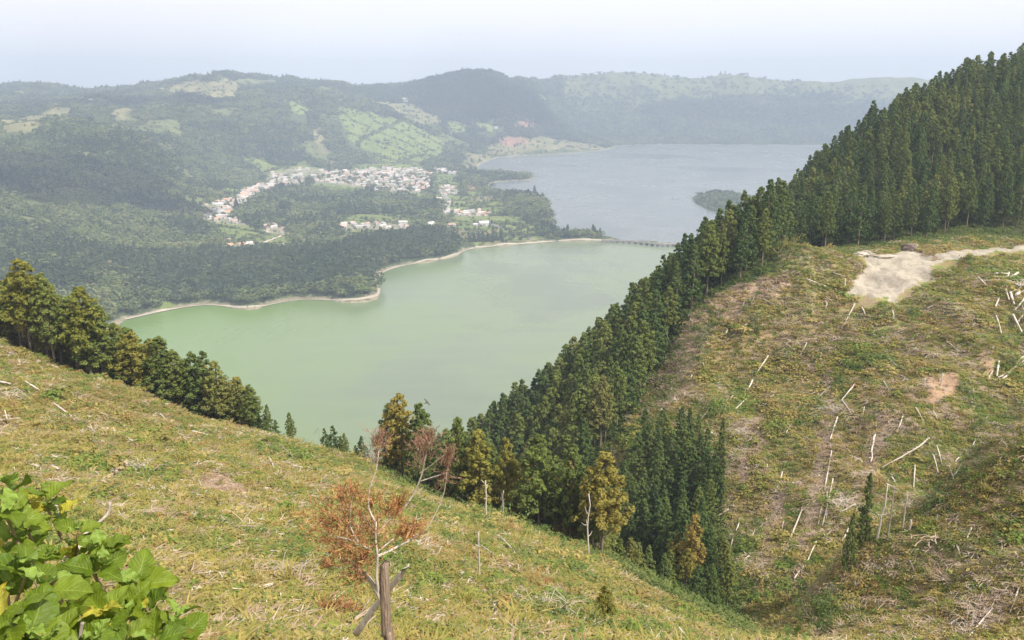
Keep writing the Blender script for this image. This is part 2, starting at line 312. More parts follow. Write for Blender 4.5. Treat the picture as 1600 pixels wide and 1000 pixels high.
def ground(u, v, near=True, tmax=7000, lift=0.0):
    """where the sight line of photo pixel (u, v) meets the land"""
    d = np.array([(u - 800) / F, CP + SP * (500 - v) / F, -SP + CP * (500 - v) / F])
    t = np.concatenate([np.arange(4, 420, 0.4) if near else [], np.arange(420 if near else 300, tmax, 3.0)])
    x, y, z = d[0] * t, d[1] * t, EYE + d[2] * t
    h = np.full(t.shape, -1e3)
    if near:
        m = t < 700; h[m] = NEAR.h(x[m], y[m])
    m = y > 700 if near else y > 300
    h[m] = np.maximum(FAR.h(x[m], y[m]), 0)
    k = np.argmax(z < h + lift)
    return (float(x[k]), float(y[k]), float(h[k]))
def groundpoly(l, near=False): return [ground(u, v, near)[:2] for u, v in l]
def visible(x, y, z):
    """not hidden by land (sampled)"""
    x = np.asarray(x, float); y = np.asarray(y, float); z = np.asarray(z, float); ok = np.ones(x.shape, bool)
    for s_ in np.concatenate([np.linspace(.04, .97, 40)]):
        xx, yy, zz = x * s_, y * s_, EYE + (z - EYE) * s_
        ok &= ~((zz < NEAR.h(xx, yy)) & (yy < 700))
    return ok
# ---------------------------------------------------------------- land cover of the far land (albedo only)
COVER = {}
def cover(name, polys, near=False): COVER[name] = [groundpoly(p, near) for p in polys]
cover('pasture', [[(535,166),(575,176),(610,184),(650,198),(688,215),(695,243),(655,251),(600,253),(575,235),(545,215),(528,190)],
    [(448,160),(470,157),(484,172),(480,177),(450,176)], [(386,250),(405,243),(430,252),(425,263),(395,260)],
    [(738,195),(765,185),(792,180),(790,192),(765,204),(742,203)], [(695,193),(720,190),(735,200),(700,205)],
    [(545,258),(600,256),(668,258),(668,268),(600,270),(548,268)], [(478,285),(520,282),(575,292),(575,300),(520,298),(480,292)],
    [(678,272),(722,272),(718,300),(680,298)], [(700,310),(745,306),(790,318),(795,326),(760,332),(700,330)],
    [(735,338),(790,337),(830,345),(800,350),(742,348)], [(750,366),(775,361),(815,374),(790,380),(752,378)],
    [(352,352),(390,352),(418,362),(410,372),(360,372)], [(415,373),(450,366),(452,380),(430,385),(408,383)],
    [(545,340),(610,338),(620,352),(560,352)], [(252,460),(290,465),(300,476),(262,480)], [(310,312),(330,316),(325,330),(305,325)], [(320,343),(360,346),(395,352),(425,362),(420,374),(395,376),(350,374),(330,360)], [(405,262),(440,258),(520,262),(520,268),(450,268),(410,272)], [(350,298),(372,292),(420,284),(450,290),(430,294),(390,302),(370,308)], [(520,336),(600,333),(650,338),(690,344),(690,356),(640,362),(560,364),(520,358)], [(640,302),(690,300),(720,306),(718,316),(690,322),(680,312),(650,310)], [(695,322),(760,322),(790,332),(830,345),(840,362),(800,366),(760,350),(700,350)], [(725,285),(760,300),(752,306),(728,306)], [(690,352),(740,346),(790,352),(850,374),(800,384),(738,388),(722,378),(700,370)], [(770,345),(830,350),(860,368),(850,373),(810,366)], [(700,306),(790,308),(800,322),(770,330),(700,325)]])
cover('dryfield_litridge', [[(489,203),(505,200),(512,222),(520,243),(498,240)], [(500,246),(540,252),(536,257),(500,254)],
    [(810,228),(860,215),(900,222),(945,228),(935,233),(870,236),(760,240),(758,226)], [(150,207),(178,178),(200,169),(212,172),(175,198),(148,214)],  # last strip here is a sunlit ridge, its light painted into the colour
    [(0,188),(60,178),(118,170),(110,188),(60,205),(0,212)], [(240,136),(330,127),(375,125),(372,150),(300,150),(225,146)],
    [(565,152),(640,160),(690,188),(690,196),(640,185),(590,165)], [(720,245),(760,240),(770,250),(750,262),(790,268),(750,270),(715,262)],
    [(725,308),(775,306),(777,312),(745,318),(728,312)], [(715,358),(760,358),(783,360),(750,367),(752,376),(738,378),(712,366)],
    [(750,378),(800,378),(835,374),(836,378),(800,384),(745,387)], [(765,250),(860,244),(940,237),(960,231),(962,234),(860,247),(780,252)],
    [(335,300),(372,300),(360,312),(338,312)], [(590,345),(640,345),(640,354),(590,353)]])
cover('redsoil', [[(800,192),(822,183),(840,190),(845,198),(820,202),(800,200)], [(770,218),(815,214),(830,224),(790,230)],
    [(725,276),(733,276),(735,302),(725,304)]])
FX, FY = X, Y
def openmask(x, y, z):
    return (fbm(x, y, 140, 4, 401) + .25 * (fbm(x, y, 600, 2, 403) - .5) > .635) & (z > 35) & (np.hypot((x + 190) / 520, (y - 4250) / 500) > 1) & (np.hypot(x, y) > 1400) & ~((x > 200) & (y > 4200))
def incov(name, x, y):
    r = np.zeros(np.shape(x), bool)
    for p in COVER[name]: r |= inpoly(x, y, p)
    return r
jx = (fbm(FX, FY, 60, 4, 61) - .5) * 70; jy = (fbm(FX, FY, 60, 4, 71) - .5) * 70
c_past, c_dry_lit, c_red = incov('pasture', FX + jx, FY + jy), incov('dryfield_litridge', FX + jx, FY + jy), incov('redsoil', FX + jx, FY + jy)
VILL_PX = [[(420,272),(452,264),(520,266),(600,262),(655,263),(675,270),(672,292),(655,302),(600,300),(560,292),(500,286),(450,290),(410,284)],
           [(312,342),(322,322),(340,314),(362,312),(372,304),(378,296),(400,290),(420,284),(430,290),(402,303),(386,314),(366,330),(356,338),(385,345),(386,353),(335,348)],
           [(405,355),(420,350),(440,351),(455,358),(450,368),(425,366)], [(345,378),(392,380),(412,378),(412,384),(348,386)], [(420,385),(452,382),(455,386),(424,388)],
           [(528,354),(545,345),(565,352),(600,350),(640,352),(640,360),(590,358),(530,362)], [(683,293),(712,290),(718,305),(690,306)], [(668,262),(700,264),(720,268),(716,274),(672,268)],
           [(708,330),(765,328),(766,338),(712,338)], [(688,320),(702,316),(702,335),(690,335)]]
VILL = [groundpoly(p) for p in VILL_PX]
c_vil = np.zeros(FX.shape, bool)
for p in VILL: c_vil |= inpoly(FX, FY, p)
n1, n2, n3 = fbm(FX, FY, 180, 4, 41), fbm(FX, FY, 45, 4, 43), fbm(FX, FY, 700, 3, 47)
c = np.zeros(FX.shape + (3,))
forest = np.stack([0.06 + .05 * n1, 0.085 + .05 * n1, 0.035 + .01 * n1], -1)
scrub = np.stack([0.10 + .09 * n2, 0.125 + .07 * n2, 0.045 + .03 * n2], -1)
c[:] = forest
hi = np.clip(sstep(120, 300, zf + 180 * (n1 - .5) + 110 * (n2 - .5)) * (FX > 300) * (FY > 4300), 0, 1)
c = c * (1 - hi[..., None]) + (scrub * 1.0) * hi[..., None]
stripe = (np.sin((FX * 0.35 + FY * .94 + 40 * n1) / 17.0) > 0.93) | (np.sin((FX * .94 - FY * 0.35 + 30 * n1) / 34.0) > 0.97)
past = np.stack([0.13 + .13 * n2, 0.18 + .12 * n2, 0.05 + .04 * n2], -1); past[stripe] *= 0.4
c_open = openmask(FX, FY, zf); c[c_open] = (np.stack([0.10 + .12 * n2, 0.125 + .11 * n2, 0.045 + .05 * n2], -1))[c_open]
c[c_past] = past[c_past]
dry = np.stack([0.14 + .20 * n2, 0.145 + .16 * n2, 0.06 + .09 * n2], -1); c[c_dry_lit] = dry[c_dry_lit]
red = np.stack([0.30 + .1 * n2, 0.17 + .06 * n2, 0.12 + .03 * n2], -1); c[c_red] = red[c_red]
vg = np.stack([0.20 + .18 * n2, 0.22 + .12 * n2, 0.12 + .12 * n2], -1); c[c_vil] = vg[c_vil]
bank = (shore > -3) & (shore < 4.5) & (zf < 6); c[bank] = np.stack([0.22 + .2 * n2, 0.20 + .16 * n2, 0.13 + .12 * n2], -1)[bank]
# bare scarps in the woods
for (u, v, r_) in ((188,252,16),(188,262,10),(278,300,9),(575,455,20),(545,448,12),(600,424,10),(858,335,25),(852,318,16)):
    g_ = ground(u, v, False); k_ = np.hypot((FX - g_[0]) , (FY - g_[1])) + (n2 - .5) * r_ * 1.6 < r_; c[k_] = (.34, .28, .2)
m_far, n, l, b = nt("far_land")
at = n.new("ShaderNodeAttribute"); at.attribute_name = "tint"
nn = noise_node(n, l, 0.05, 6, 0.7); r_ = ramp(n, l, nn.outputs[0], [(0.3, (0.6, 0.6, 0.6)), (0.7, (1.35, 1.35, 1.35))])
l.new(mixc(n, l, 0.7, at.outputs[0], r_.outputs[0], 'MULTIPLY'), b.inputs["Base Color"]); b.inputs["Roughness"].default_value = 0.95; b.inputs["Specular IOR Level"].default_value = 0.1
nb = noise_node(n, l, 0.08, 5, 0.7); bump(n, l, b, nb.outputs[0], 1.0, 9.0)
def gridmesh(name, xs, ys, z, mats, col=None):
    ny, nx = z.shape; A, B_ = np.meshgrid(xs, ys); v = np.stack([A, B_, z], -1).reshape(-1, 3)
    i = (np.arange(ny - 1)[:, None] * nx + np.arange(nx - 1)[None]).ravel()
    return mesh_np(name, v, np.stack([i, i + 1, i + nx + 1, i + nx], -1), mats, smooth=True, fcol=None if col is None else col.reshape(-1, 3))
tag(link("caldera_terrain", gridmesh("caldera_terrain", fxs, fys, zf, [m_far], c)), "wooded and farmed floor, hills and rim of the crater beyond the lakes", kind="structure")

# ---------------------------------------------------------------- near ground
road_px = [(1338,398),(1352,390),(1372,400),(1392,400),(1415,390),(1440,393),(1462,399),(1500,392),(1545,386),(1588,384),(1620,383),(1620,389),(1588,391),(1540,397),(1500,405),(1465,411),(1455,417),(1456,432),(1440,440),(1420,452),(1402,462),(1410,480),(1396,474),(1385,464),(1366,468),(1350,460),(1330,464),(1332,440),(1350,425),(1356,412)]
ROAD = groundpoly(road_px, True)
pale_px = [[(1095,480),(1125,450),(1145,465),(1130,500),(1105,530),(1090,570),(1070,625),(1025,650),(1035,590),(1060,530)], [(1150,660),(1190,650),(1200,690),(1170,760),(1150,750),(1160,700)], [(1290,570),(1310,600),(1300,720),(1285,820),(1255,900),(1240,950),(1250,860),(1280,700)]]
pale_px += [[(1130,455),(1180,440),(1230,425),(1240,440),(1190,470),(1150,500),(1125,500)], [(1380,640),(1400,650),(1385,700),(1360,760),(1345,800),(1340,770),(1360,700)], [(1100,800),(1130,790),(1140,850),(1110,930),(1090,930)], [(1215,760),(1235,770),(1220,860),(1190,940),(1180,900)], [(1530,950),(1570,920),(1580,960),(1540,1000),(1510,1000)]]
PALE = [groundpoly(p, True) for p in pale_px]
scar_px = [[(305,745),(330,738),(365,748),(385,768),(380,778),(340,772),(312,765)], [(1535,540),(1552,548),(1556,580),(1545,590),(1532,570)], [(1440,590),(1500,585),(1490,620),(1450,640)], [(1186,518),(1202,518),(1204,528),(1190,530)], [(610,940),(640,955),(700,975),(690,990),(650,985),(615,960)]]
SCAR = [groundpoly(p, True) for p in scar_px]
g1, g2, g3 = fbm(NX, NY, 9, 5, 81), fbm(NX, NY, 2.2, 4, 83), fbm(NX, NY, 30, 3, 87)
jx = (fbm(NX, NY, 3, 4, 91) - .5) * 8; jy = (fbm(NX, NY, 3, 4, 93) - .5) * 8
def msk(polys, x=NX, y=NY):
    r = np.zeros(np.shape(x), bool)
    for p in polys: r |= inpoly(x, y, p)
    return r
cn = np.stack([0.20 + .14 * g2, 0.18 + .11 * g1, 0.07 + .06 * g2], -1)
k = g2 > .60; cn[k] = np.stack([0.12 + .05 * g2, 0.16 + .05 * g2, 0.04 + .02 * g2], -1)[k]
k = (g2 < .36); cn[k] = np.stack([0.26 + .14 * g2, 0.20 + .1 * g2, 0.12 + .08 * g2], -1)[k]
k = msk(PALE, NX + jx, NY + jy); cn[k] = np.stack([0.34 + .16 * g2, 0.25 + .12 * g2, 0.17 + .09 * g2], -1)[k]
k = msk(SCAR, NX + jx * .5, NY + jy * .5); cn[k] = np.stack([0.30 + .2 * g2, 0.20 + .14 * g2, 0.13 + .09 * g2], -1)[k]
rd = msk([ROAD], NX + jx * .45, NY + jy * .45); g4 = fbm(NX, NY * .4, 1.3, 4, 99, True); cn[rd] = (np.stack([0.29 + .16 * g2, 0.25 + .15 * g2, 0.20 + .13 * g2], -1) * (.45 + .85 * g4)[..., None])[rd]
# woodland floor
SPUR_EDGE = [ground(u, v, True)[:2] for u, v in ((1232,392),(1215,418),(1180,440),(1140,452),(1112,470),(1068,515),(1042,560),(1018,602),(998,642),(965,690),(945,740))]
def beyond_crest(x, y):
    """True where the slope has rolled over the crest and is wooded (left grove, valley, spur)"""
    S = [P(u, v, d)[:2] for u, v, d in sil]
    S = [(-200, 160)] + S + [(30, 95), (36, 130)] + SPUR_EDGE[::-1]
    poly = S + [(76, 232), (250, 262), (500, 300), (600, 800), (-420, 800), (-420, 160)]
    return inpoly(x, y, poly)
wood = beyond_crest(NX, NY)
cn[wood] = np.stack([0.07 + .05 * g2, 0.075 + .04 * g2, 0.035 + .02 * g2], -1)[wood]
m_near, n, l, b = nt("near_ground")
at = n.new("ShaderNodeAttribute"); at.attribute_name = "tint"
nn = noise_node(n, l, 3.0, 6, 0.75); r_ = ramp(n, l, nn.outputs[0], [(0.3, (0.5, 0.5, 0.5)), (0.7, (1.5, 1.5, 1.45))])
l.new(mixc(n, l, 0.8, at.outputs[0], r_.outputs[0], 'MULTIPLY'), b.inputs["Base Color"]); b.inputs["Roughness"].default_value = 0.95; b.inputs["Specular IOR Level"].default_value = 0.1
bump(n, l, b, nn.outputs[0], 1.0, 0.25)
tag(link("hillside", gridmesh("hillside", nxs, nys, zn, [m_near], cn)), "steep cleared hillside falling towards the lake", kind="structure")

# ---------------------------------------------------------------- water
def water(name, poly, z, stopsA, seed, lab, rough):
    m, n, l, b = nt(name)
    nA = noise_node(n, l, 0.0028, 5, 0.6, stretch=(1.0, 0.8, 1, 0.5)); nB = noise_node(n, l, 0.02, 4, 0.6, stretch=(0.35, 1.6, 1, 0.35))
    mA = n.new("ShaderNodeMath"); mA.operation = 'MULTIPLY_ADD'; l.new(nB.outputs[0], mA.inputs[0]); mA.inputs[1].default_value = 0.18; l.new(nA.outputs[0], mA.inputs[2])
    col = ramp(n, l, mA.outputs[0], stopsA).outputs[0]
    if name == "green_lake":           # algae bloom thickens along the western shore
        g = n.new("ShaderNodeNewGeometry"); sx = n.new("ShaderNodeSeparateXYZ"); l.new(g.outputs["Position"], sx.inputs[0])
        a_ = n.new("ShaderNodeMath"); a_.operation = 'MULTIPLY_ADD'; l.new(sx.outputs[0], a_.inputs[0]); a_.inputs[1].default_value = -0.0022; 
        c_ = n.new("ShaderNodeMath"); c_.operation = 'MULTIPLY_ADD'; l.new(nA.outputs[0], c_.inputs[0]); c_.inputs[1].default_value = 1.6; c_.inputs[2].default_value = -0.80
        l.new(c_.outputs[0], a_.inputs[2])
        cl = n.new("ShaderNodeClamp"); l.new(a_.outputs[0], cl.inputs[0]); col = mixc(n, l, cl.outputs[0], col, (0.135, 0.215, 0.055))
    l.new(col, b.inputs["Base Color"]); b.inputs["IOR"].default_value = 1.33
    rr = n.new("ShaderNodeMapRange"); l.new(nA.outputs[0], rr.inputs[0]); rr.inputs[1].default_value = .35; rr.inputs[2].default_value = .65; rr.inputs[3].default_value = rough; rr.inputs[4].default_value = rough + .14
    l.new(rr.outputs[0], b.inputs["Roughness"])
    nW = noise_node(n, l, 0.35, 3, 0.6, stretch=(1, 1.8, 1, 0.4)); bump(n, l, b, nW.outputs[0], 0.25, 0.35)
    me = mesh_np(name, [(x, y, z) for x, y in poly], [list(range(len(poly)))], [m])
    return tag(link(name, me), lab, kind="structure")
Lsplit = [(-4200, 1700), (-100, 1690), (20, 1665), (140, 1668), (220, 1655), (280, 1625), (330, 1605), (440, 1545), (1000, 1400), (4000, 1300)]
water("green_lake", [(-4200, 280), (4000, 280)] + Lsplit[::-1], 0.0, [(0.44, (0.145, 0.18, 0.115)), (0.54, (0.165, 0.205, 0.12)), (0.60, (0.18, 0.22, 0.12)), (0.70, (0.155, 0.18, 0.125))], 1, "green crater lake, algae tinted, with painted grey cloud reflections", 0.18)  # greyer stops paint cloud reflections into the water colour
water("blue_lake", Lsplit + [(4000, 4700), (-4200, 4700)], 0.0, [(0.42, (0.11, 0.13, 0.135)), (0.6, (0.165, 0.18, 0.18)), (0.75, (0.12, 0.145, 0.145))], 2, "larger blue grey crater lake beyond the causeway", 0.2)
m_sea, n, l, b = nt("sea"); b.inputs["Base Color"].default_value = (0.05, 0.09, 0.12, 1); b.inputs["Roughness"].default_value = 0.3
tag(link("sea", mesh_np("sea", [(-60000, -3000, -270), (60000, -3000, -270), (60000, 80000, -270), (-60000, 80000, -270)], [[0, 1, 2, 3]], [m_sea])), "open sea beyond the crater rim", kind="structure")
# ---------------------------------------------------------------- plant materials
M = {}
M['cedar'] = mat_leaf("cedar_foliage", [(0.05, (0.09, 0.13, 0.03)), (0.45, (0.155, 0.195, 0.042)), (0.75, (0.21, 0.235, 0.055)), (0.95, (0.23, 0.215, 0.065))], 0.3, 0.03)
M['cedar_dark'] = mat_leaf("dark_cedar_foliage", [(0.1, (0.06, 0.10, 0.028)), (0.5, (0.10, 0.15, 0.036)), (0.9, (0.155, 0.195, 0.05))], 0.25, 0.03)
M['cedar_gold'] = mat_leaf("golden_cedar_foliage", [(0.1, (0.20, 0.21, 0.035)), (0.5, (0.29, 0.26, 0.05)), (0.9, (0.36, 0.27, 0.065))], 0.35, 0.05)
M['broad'] = mat_leaf("broadleaf", [(0.1, (0.08, 0.12, 0.035)), (0.4, (0.13, 0.165, 0.05)), (0.7, (0.20, 0.225, 0.075)), (0.95, (0.27, 0.235, 0.12))], 0.25, 0.012)
M['broad_dark'] = mat_leaf("dark_wood", [(0.1, (0.03, 0.055, 0.026)), (0.5, (0.055, 0.08, 0.03)), (0.9, (0.10, 0.12, 0.045))], 0.2, 0.012)
M['brush'] = mat_leaf("brush", [(0.1, (0.07, 0.12, 0.03)), (0.5, (0.14, 0.19, 0.045)), (0.9, (0.21, 0.21, 0.07))], 0.3, 0.04)
M['bark'] = mat_plain("bark", [(0.3, (0.13, 0.095, 0.07)), (0.6, (0.26, 0.20, 0.15)), (0.8, (0.36, 0.29, 0.23))], 2.5, 0.9, 0.4, (2, 2, 0.35))
M['bleached'] = mat_plain("bleached_wood", [(0.25, (0.34, 0.28, 0.22)), (0.5, (0.58, 0.51, 0.43)), (0.75, (0.72, 0.67, 0.60))], 2.0, 0.85, 0.4, (6, 6, 1))
M['greywood'] = mat_plain("grey_wood", [(0.25, (0.22, 0.18, 0.14)), (0.5, (0.40, 0.34, 0.28)), (0.75, (0.52, 0.46, 0.39))], 2.0, 0.85, 0.4, (6, 6, 1))
M['grass'] = mat_leaf("hill_grass", [(0.05, (0.20, 0.23, 0.045)), (0.35, (0.31, 0.28, 0.065)), (0.65, (0.42, 0.34, 0.11)), (0.95, (0.50, 0.36, 0.18))], 0.35, 0.06)
M['weed'] = mat_leaf("weed", [(0.05, (0.11, 0.19, 0.03)), (0.5, (0.20, 0.27, 0.05)), (0.9, (0.33, 0.31, 0.08))], 0.35, 0.08)
M['fern'] = mat_leaf("bracken", [(0.05, (0.18, 0.21, 0.04)), (0.45, (0.30, 0.26, 0.075)), (0.8, (0.37, 0.25, 0.09)), (0.95, (0.34, 0.18, 0.07))], 0.35, 0.09)
M['straw'] = mat_leaf("dry_litter", [(0.1, (0.22, 0.14, 0.09)), (0.5, (0.38, 0.28, 0.19)), (0.9, (0.55, 0.46, 0.36))], 0.1, 0.2)

# ---------------------------------------------------------------- shape helpers
def unit(v): return v / (np.linalg.norm(v, axis=-1, keepdims=True) + 1e-9)
def leafcloud(cen, rad, per, size, up=0.5, r=rng, flat=1.0, aspect=1.6, hollow=0.55):
    """small leaf faces spread through the clumps given by centre and radius"""
    cen = np.asarray(cen, float); rad = np.asarray(rad, float); n = len(cen) * per
    d = unit(r.normal(size=(n, 3))); rr = np.repeat(rad, per)[:, None] * (hollow + (1 - hollow) * r.random((n, 1)))
    p = np.repeat(cen, per, 0) + d * rr * np.array([1, 1, flat])
    nrm = unit(d + np.array([0, 0, up]) + r.normal(size=(n, 3)) * 0.45)
    a = unit(np.cross(nrm, r.normal(size=(n, 3)))); b_ = np.cross(nrm, a)
    s = size * (0.6 + 0.8 * r.random((n, 1)))
    A, B = a * s * 0.5 * aspect, b_ * s * 0.5
    v = np.stack([p - A, p - B * .8 + A * .1, p + A, p + B * .8 + A * .1], 1).reshape(-1, 3)
    return v, np.arange(n * 4).reshape(-1, 4)
def tube(pts, rads, k=7, cap=True):
    pts = np.asarray(pts, float); rads = np.asarray(rads, float); n = len(pts)
    t = unit(np.gradient(pts, axis=0)); ref = np.array([0, 0, 1.0]) if abs(t[0][2]) < 0.9 else np.array([1.0, 0, 0])
    a = unit(np.cross(t, ref)); b_ = np.cross(t, a); th = np.linspace(0, 2 * np.pi, k, endpoint=False)
    v = (pts[:, None] + rads[:, None, None] * (np.cos(th)[None, :, None] * a[:, None] + np.sin(th)[None, :, None] * b_[:, None])).reshape(-1, 3)
    i = np.arange(n - 1)[:, None] * k + np.arange(k)[None]; j = np.arange(n - 1)[:, None] * k + (np.arange(k)[None] + 1) % k
    f = [np.stack([i, j, j + k, i + k], -1).reshape(-1, 4)]
    if cap: f += [np.arange(k)[::-1][None], (np.arange(k) + (n - 1) * k)[None]]
    return v, f
def join(parts):
    V = []; Fs = {}; off = 0
    for v, f in parts:
        for q in (f if isinstance(f, list) else [f]):
            q = np.atleast_2d(q); Fs.setdefault(q.shape[1], []).append(q + off)
        V.append(v); off += len(v)
    return np.concatenate(V), [np.concatenate(x) for x in Fs.values()]
def mesh_parts(name, parts, mat, smooth=False):
    v, f = join(parts); return mesh_np(name, v, f, [mat], smooth=smooth)

# ---------------------------------------------------------------- cedars (crown and trunk meshes shared between the copies)
def cedar_crown(H, seed, bare=0.3, wide=0.2, mat=None, per=40, nb=88, leaf=0.27):
    r = np.random.default_rng(seed); cen, rad = [], []
    for i in range(nb):
        t = (i + r.random()) / nb; h = H * (bare + (1 - bare) * t)
        prof = (1 - t) ** 0.62 * min(1.0, 0.45 + t * 4.0); L = H * wide * prof * r.uniform(0.55, 1.12) + 0.25
        a = r.uniform(0, 2 * np.pi) if r.random() < .5 else i * 2.4
        for k in ((0.45, .7), (0.95, 1.0)) if L > 1.3 else ((0.7, 1.0),):
            cen.append((math.cos(a) * L * k[0], math.sin(a) * L * k[0], h + L * 0.18 * k[0] - L * 0.25 * k[0] ** 2)); rad.append((0.26 + 0.27 * L * 0.5) * k[1] * r.uniform(.7, 1.25))
    cen.append((0, 0, H - .3)); rad.append(.4)
    return mesh_parts("crown", [leafcloud(cen, rad, per, leaf, 0.7, r, 0.75)], mat)
def cedar_trunk(H, seed, bare=0.3):
    r = np.random.default_rng(seed + 99); lean = r.normal(size=2) * 0.012 * H
    z = np.linspace(-1.2, H * 0.97, 8); q = np.clip(z / H, 0, 1)
    pts = np.stack([lean[0] * q ** 2, lean[1] * q ** 2, z], -1); parts = [tube(pts, 0.022 * H * (1 - q) ** .8 * .62 + 0.03, 7)]
    for _ in range(9):
        h = r.uniform(0.18, 0.75) * H; a = r.uniform(0, 6.28); L = r.uniform(.6, 1.8)
        parts.append(tube([(0, 0, h), (math.cos(a) * L * .5, math.sin(a) * L * .5, h + .1), (math.cos(a) * L, math.sin(a) * L, h + L * .25)], [.05, .035, .012], 4, False))
    return mesh_parts("trunk", parts, M['bark'], True)
CED = []
for s_, (bare, wide, mat) in enumerate([(.30, .20, 'cedar'), (.38, .23, 'cedar'), (.22, .18, 'cedar_dark'), (.15, .21, 'cedar_dark'), (.42, .24, 'cedar_gold'), (.34, .21, 'cedar_gold'), (.12, .16, 'cedar_dark'), (.5, .20, 'cedar')]):
    CED.append((cedar_crown(15, s_, bare, wide, M[mat]), cedar_trunk(15, s_, bare), mat))

def geo_scatter(name, pts, rotz, scl, idx, objs, label, tilt=None):
    """uncountable plant cover: instances of a few small meshes"""
    cname = name + "_source"; cl = bpy.data.collections.new(cname)
    for k, me in enumerate(objs):
        ob = bpy.data.objects.new("%s_%02d" % (cname, k), me); cl.objects.link(ob)
    pts = np.asarray(pts, np.float32); n_ = len(pts)
    me = bpy.data.meshes.new(name); me.vertices.add(n_); me.vertices.foreach_set("co", pts.ravel())
    rot = np.zeros((n_, 3), np.float32); rot[:, 2] = rotz
    if tilt is not None: rot[:, :2] = tilt
    a = me.attributes.new("rot", 'FLOAT_VECTOR', 'POINT'); a.data.foreach_set("vector", rot.ravel())
    sc3 = np.asarray(scl, np.float32); sc3 = np.stack([sc3] * 3, -1) if sc3.ndim == 1 else sc3
    a = me.attributes.new("scl", 'FLOAT_VECTOR', 'POINT'); a.data.foreach_set("vector", sc3.ravel())
    a = me.attributes.new("idx", 'INT', 'POINT'); a.data.foreach_set("value", np.asarray(idx, np.int32))
    o = link(name, me); tag(o, label, kind="stuff")
    g = bpy.data.node_groups.new(name, 'GeometryNodeTree'); g.interface.new_socket("Geometry", in_out='INPUT', socket_type='NodeSocketGeometry'); g.interface.new_socket("Geometry", in_out='OUTPUT', socket_type='NodeSocketGeometry')
    N, L = g.nodes, g.links; gi = N.new("NodeGroupInput"); go = N.new("NodeGroupOutput"); ip = N.new("GeometryNodeInstanceOnPoints")
    ci = N.new("GeometryNodeCollectionInfo"); ci.inputs["Collection"].default_value = cl; ci.inputs["Separate Children"].default_value = True; ci.inputs["Reset Children"].default_value = True
    def na(nm, ty):
        q = N.new("GeometryNodeInputNamedAttribute"); q.data_type = ty; q.inputs["Name"].default_value = nm; return q.outputs["Attribute"]
    L.new(gi.outputs[0], ip.inputs["Points"]); L.new(ci.outputs[0], ip.inputs["Instance"]); ip.inputs["Pick Instance"].default_value = True
    L.new(na("idx", 'INT'), ip.inputs["Instance Index"]); L.new(na("rot", 'FLOAT_VECTOR'), ip.inputs["Rotation"]); L.new(na("scl", 'FLOAT_VECTOR'), ip.inputs["Scale"])
    L.new(ip.outputs[0], go.inputs[0])
    md = o.modifiers.new("scatter", 'NODES'); md.node_group = g
    return o

# ---------------------------------------------------------------- near woods: every cedar that can be told apart
def dart(poly, dist, n_try, seed, test=None):
    r = np.random.default_rng(seed); P_ = np.array(poly); lo, hi = P_.min(0), P_.max(0)
    c_ = r.uniform(lo, hi, size=(n_try, 2)); c_ = c_[inpoly(c_[:, 0], c_[:, 1], poly)]
    if test is not None: c_ = c_[test(c_[:, 0], c_[:, 1])]
    cell = {}; out = []
    for p in c_:
        k = (int(p[0] // dist), int(p[1] // dist)); ok = True
        for i in (-1, 0, 1):
            for j in (-1, 0, 1):
                for q in cell.get((k[0] + i, k[1] + j), ()):
                    if (q[0] - p[0]) ** 2 + (q[1] - p[1]) ** 2 < dist * dist: ok = False; break
                if not ok: break
            if not ok: break
        if ok: cell.setdefault(k, []).append(p); out.append(p)
    return np.array(out)
def silpts(u0, u1): return [P(u, v, d)[:2] for u, v, d in sil if u0 <= u <= u1]
def push(pts, d): return [(x * (1 + d / math.hypot(x, y)), y * (1 + d / math.hypot(x, y))) for x, y in pts]
TREES = []   # x, y, height, crown variants, grove
def grove(name, pts, hfun, variants, seed):
    r = np.random.default_rng(seed)
    for x, y in pts: TREES.append([x, y, hfun(x, y) * r.uniform(.82, 1.12), variants[r.integers(len(variants))], name])
# left grove on the shoulder
L1 = silpts(-80, 150); a_ = push(L1, 3) + push(L1, 34)[::-1]
grove('shoulder', dart(a_, 3.0, 20000, 1), lambda x, y: 15.5, (4, 5, 4, 4, 7, 1), 1)
L1 = silpts(150, 260); a_ = push(L1, 4) + push(L1, 30)[::-1]
grove('shoulder', dart(a_, 3.1, 20000, 2), lambda x, y: 15.0 - (x + 72) * .10, (4, 0, 1, 5), 2)
L1 = silpts(250, 410); a_ = push(L1, 3) + push(L1, 18)[::-1]
grove('shoulder', dart(a_, 2.4, 30000, 3), lambda x, y: 12.0 - max(0, x + 48) * .30, (0, 1, 4, 3), 3)
L1 = silpts(395, 575); a_ = push(L1, 3) + push(L1, 7)[::-1]
grove('crest', [q for q in dart(a_, 2.1, 8000, 4) if not (-30.5 < q[0] < -27.5)], lambda x, y: 5.0, (0, 2, 3), 4)
# valley rows behind the crest
L1 = silpts(600, 960); a_ = push(L1, 9) + push(L1, 46)[::-1]
grove('valley', dart(a_, 3.3, 20000, 5), lambda x, y: 14.5, (1, 4, 0, 5, 4, 3), 5)
# spur strip
sp0 = [(x, y) for x, y, z in spur]
near_edge = [(x - 1.5, y + 2) for x, y in SPUR_EDGE[1:]]
a_ = near_edge + [(10, 160), (-14, 175), (-38, 190), (-58, 205)] + [(x - 3, y + 13) for x, y in sp0[::-1]] + [(76, 236)]
grove('spur', dart(a_, 3.5, 30000, 6), lambda x, y: 16.0 + max(0, x - 35) * .04, (0, 2, 3, 1, 2, 0), 6)
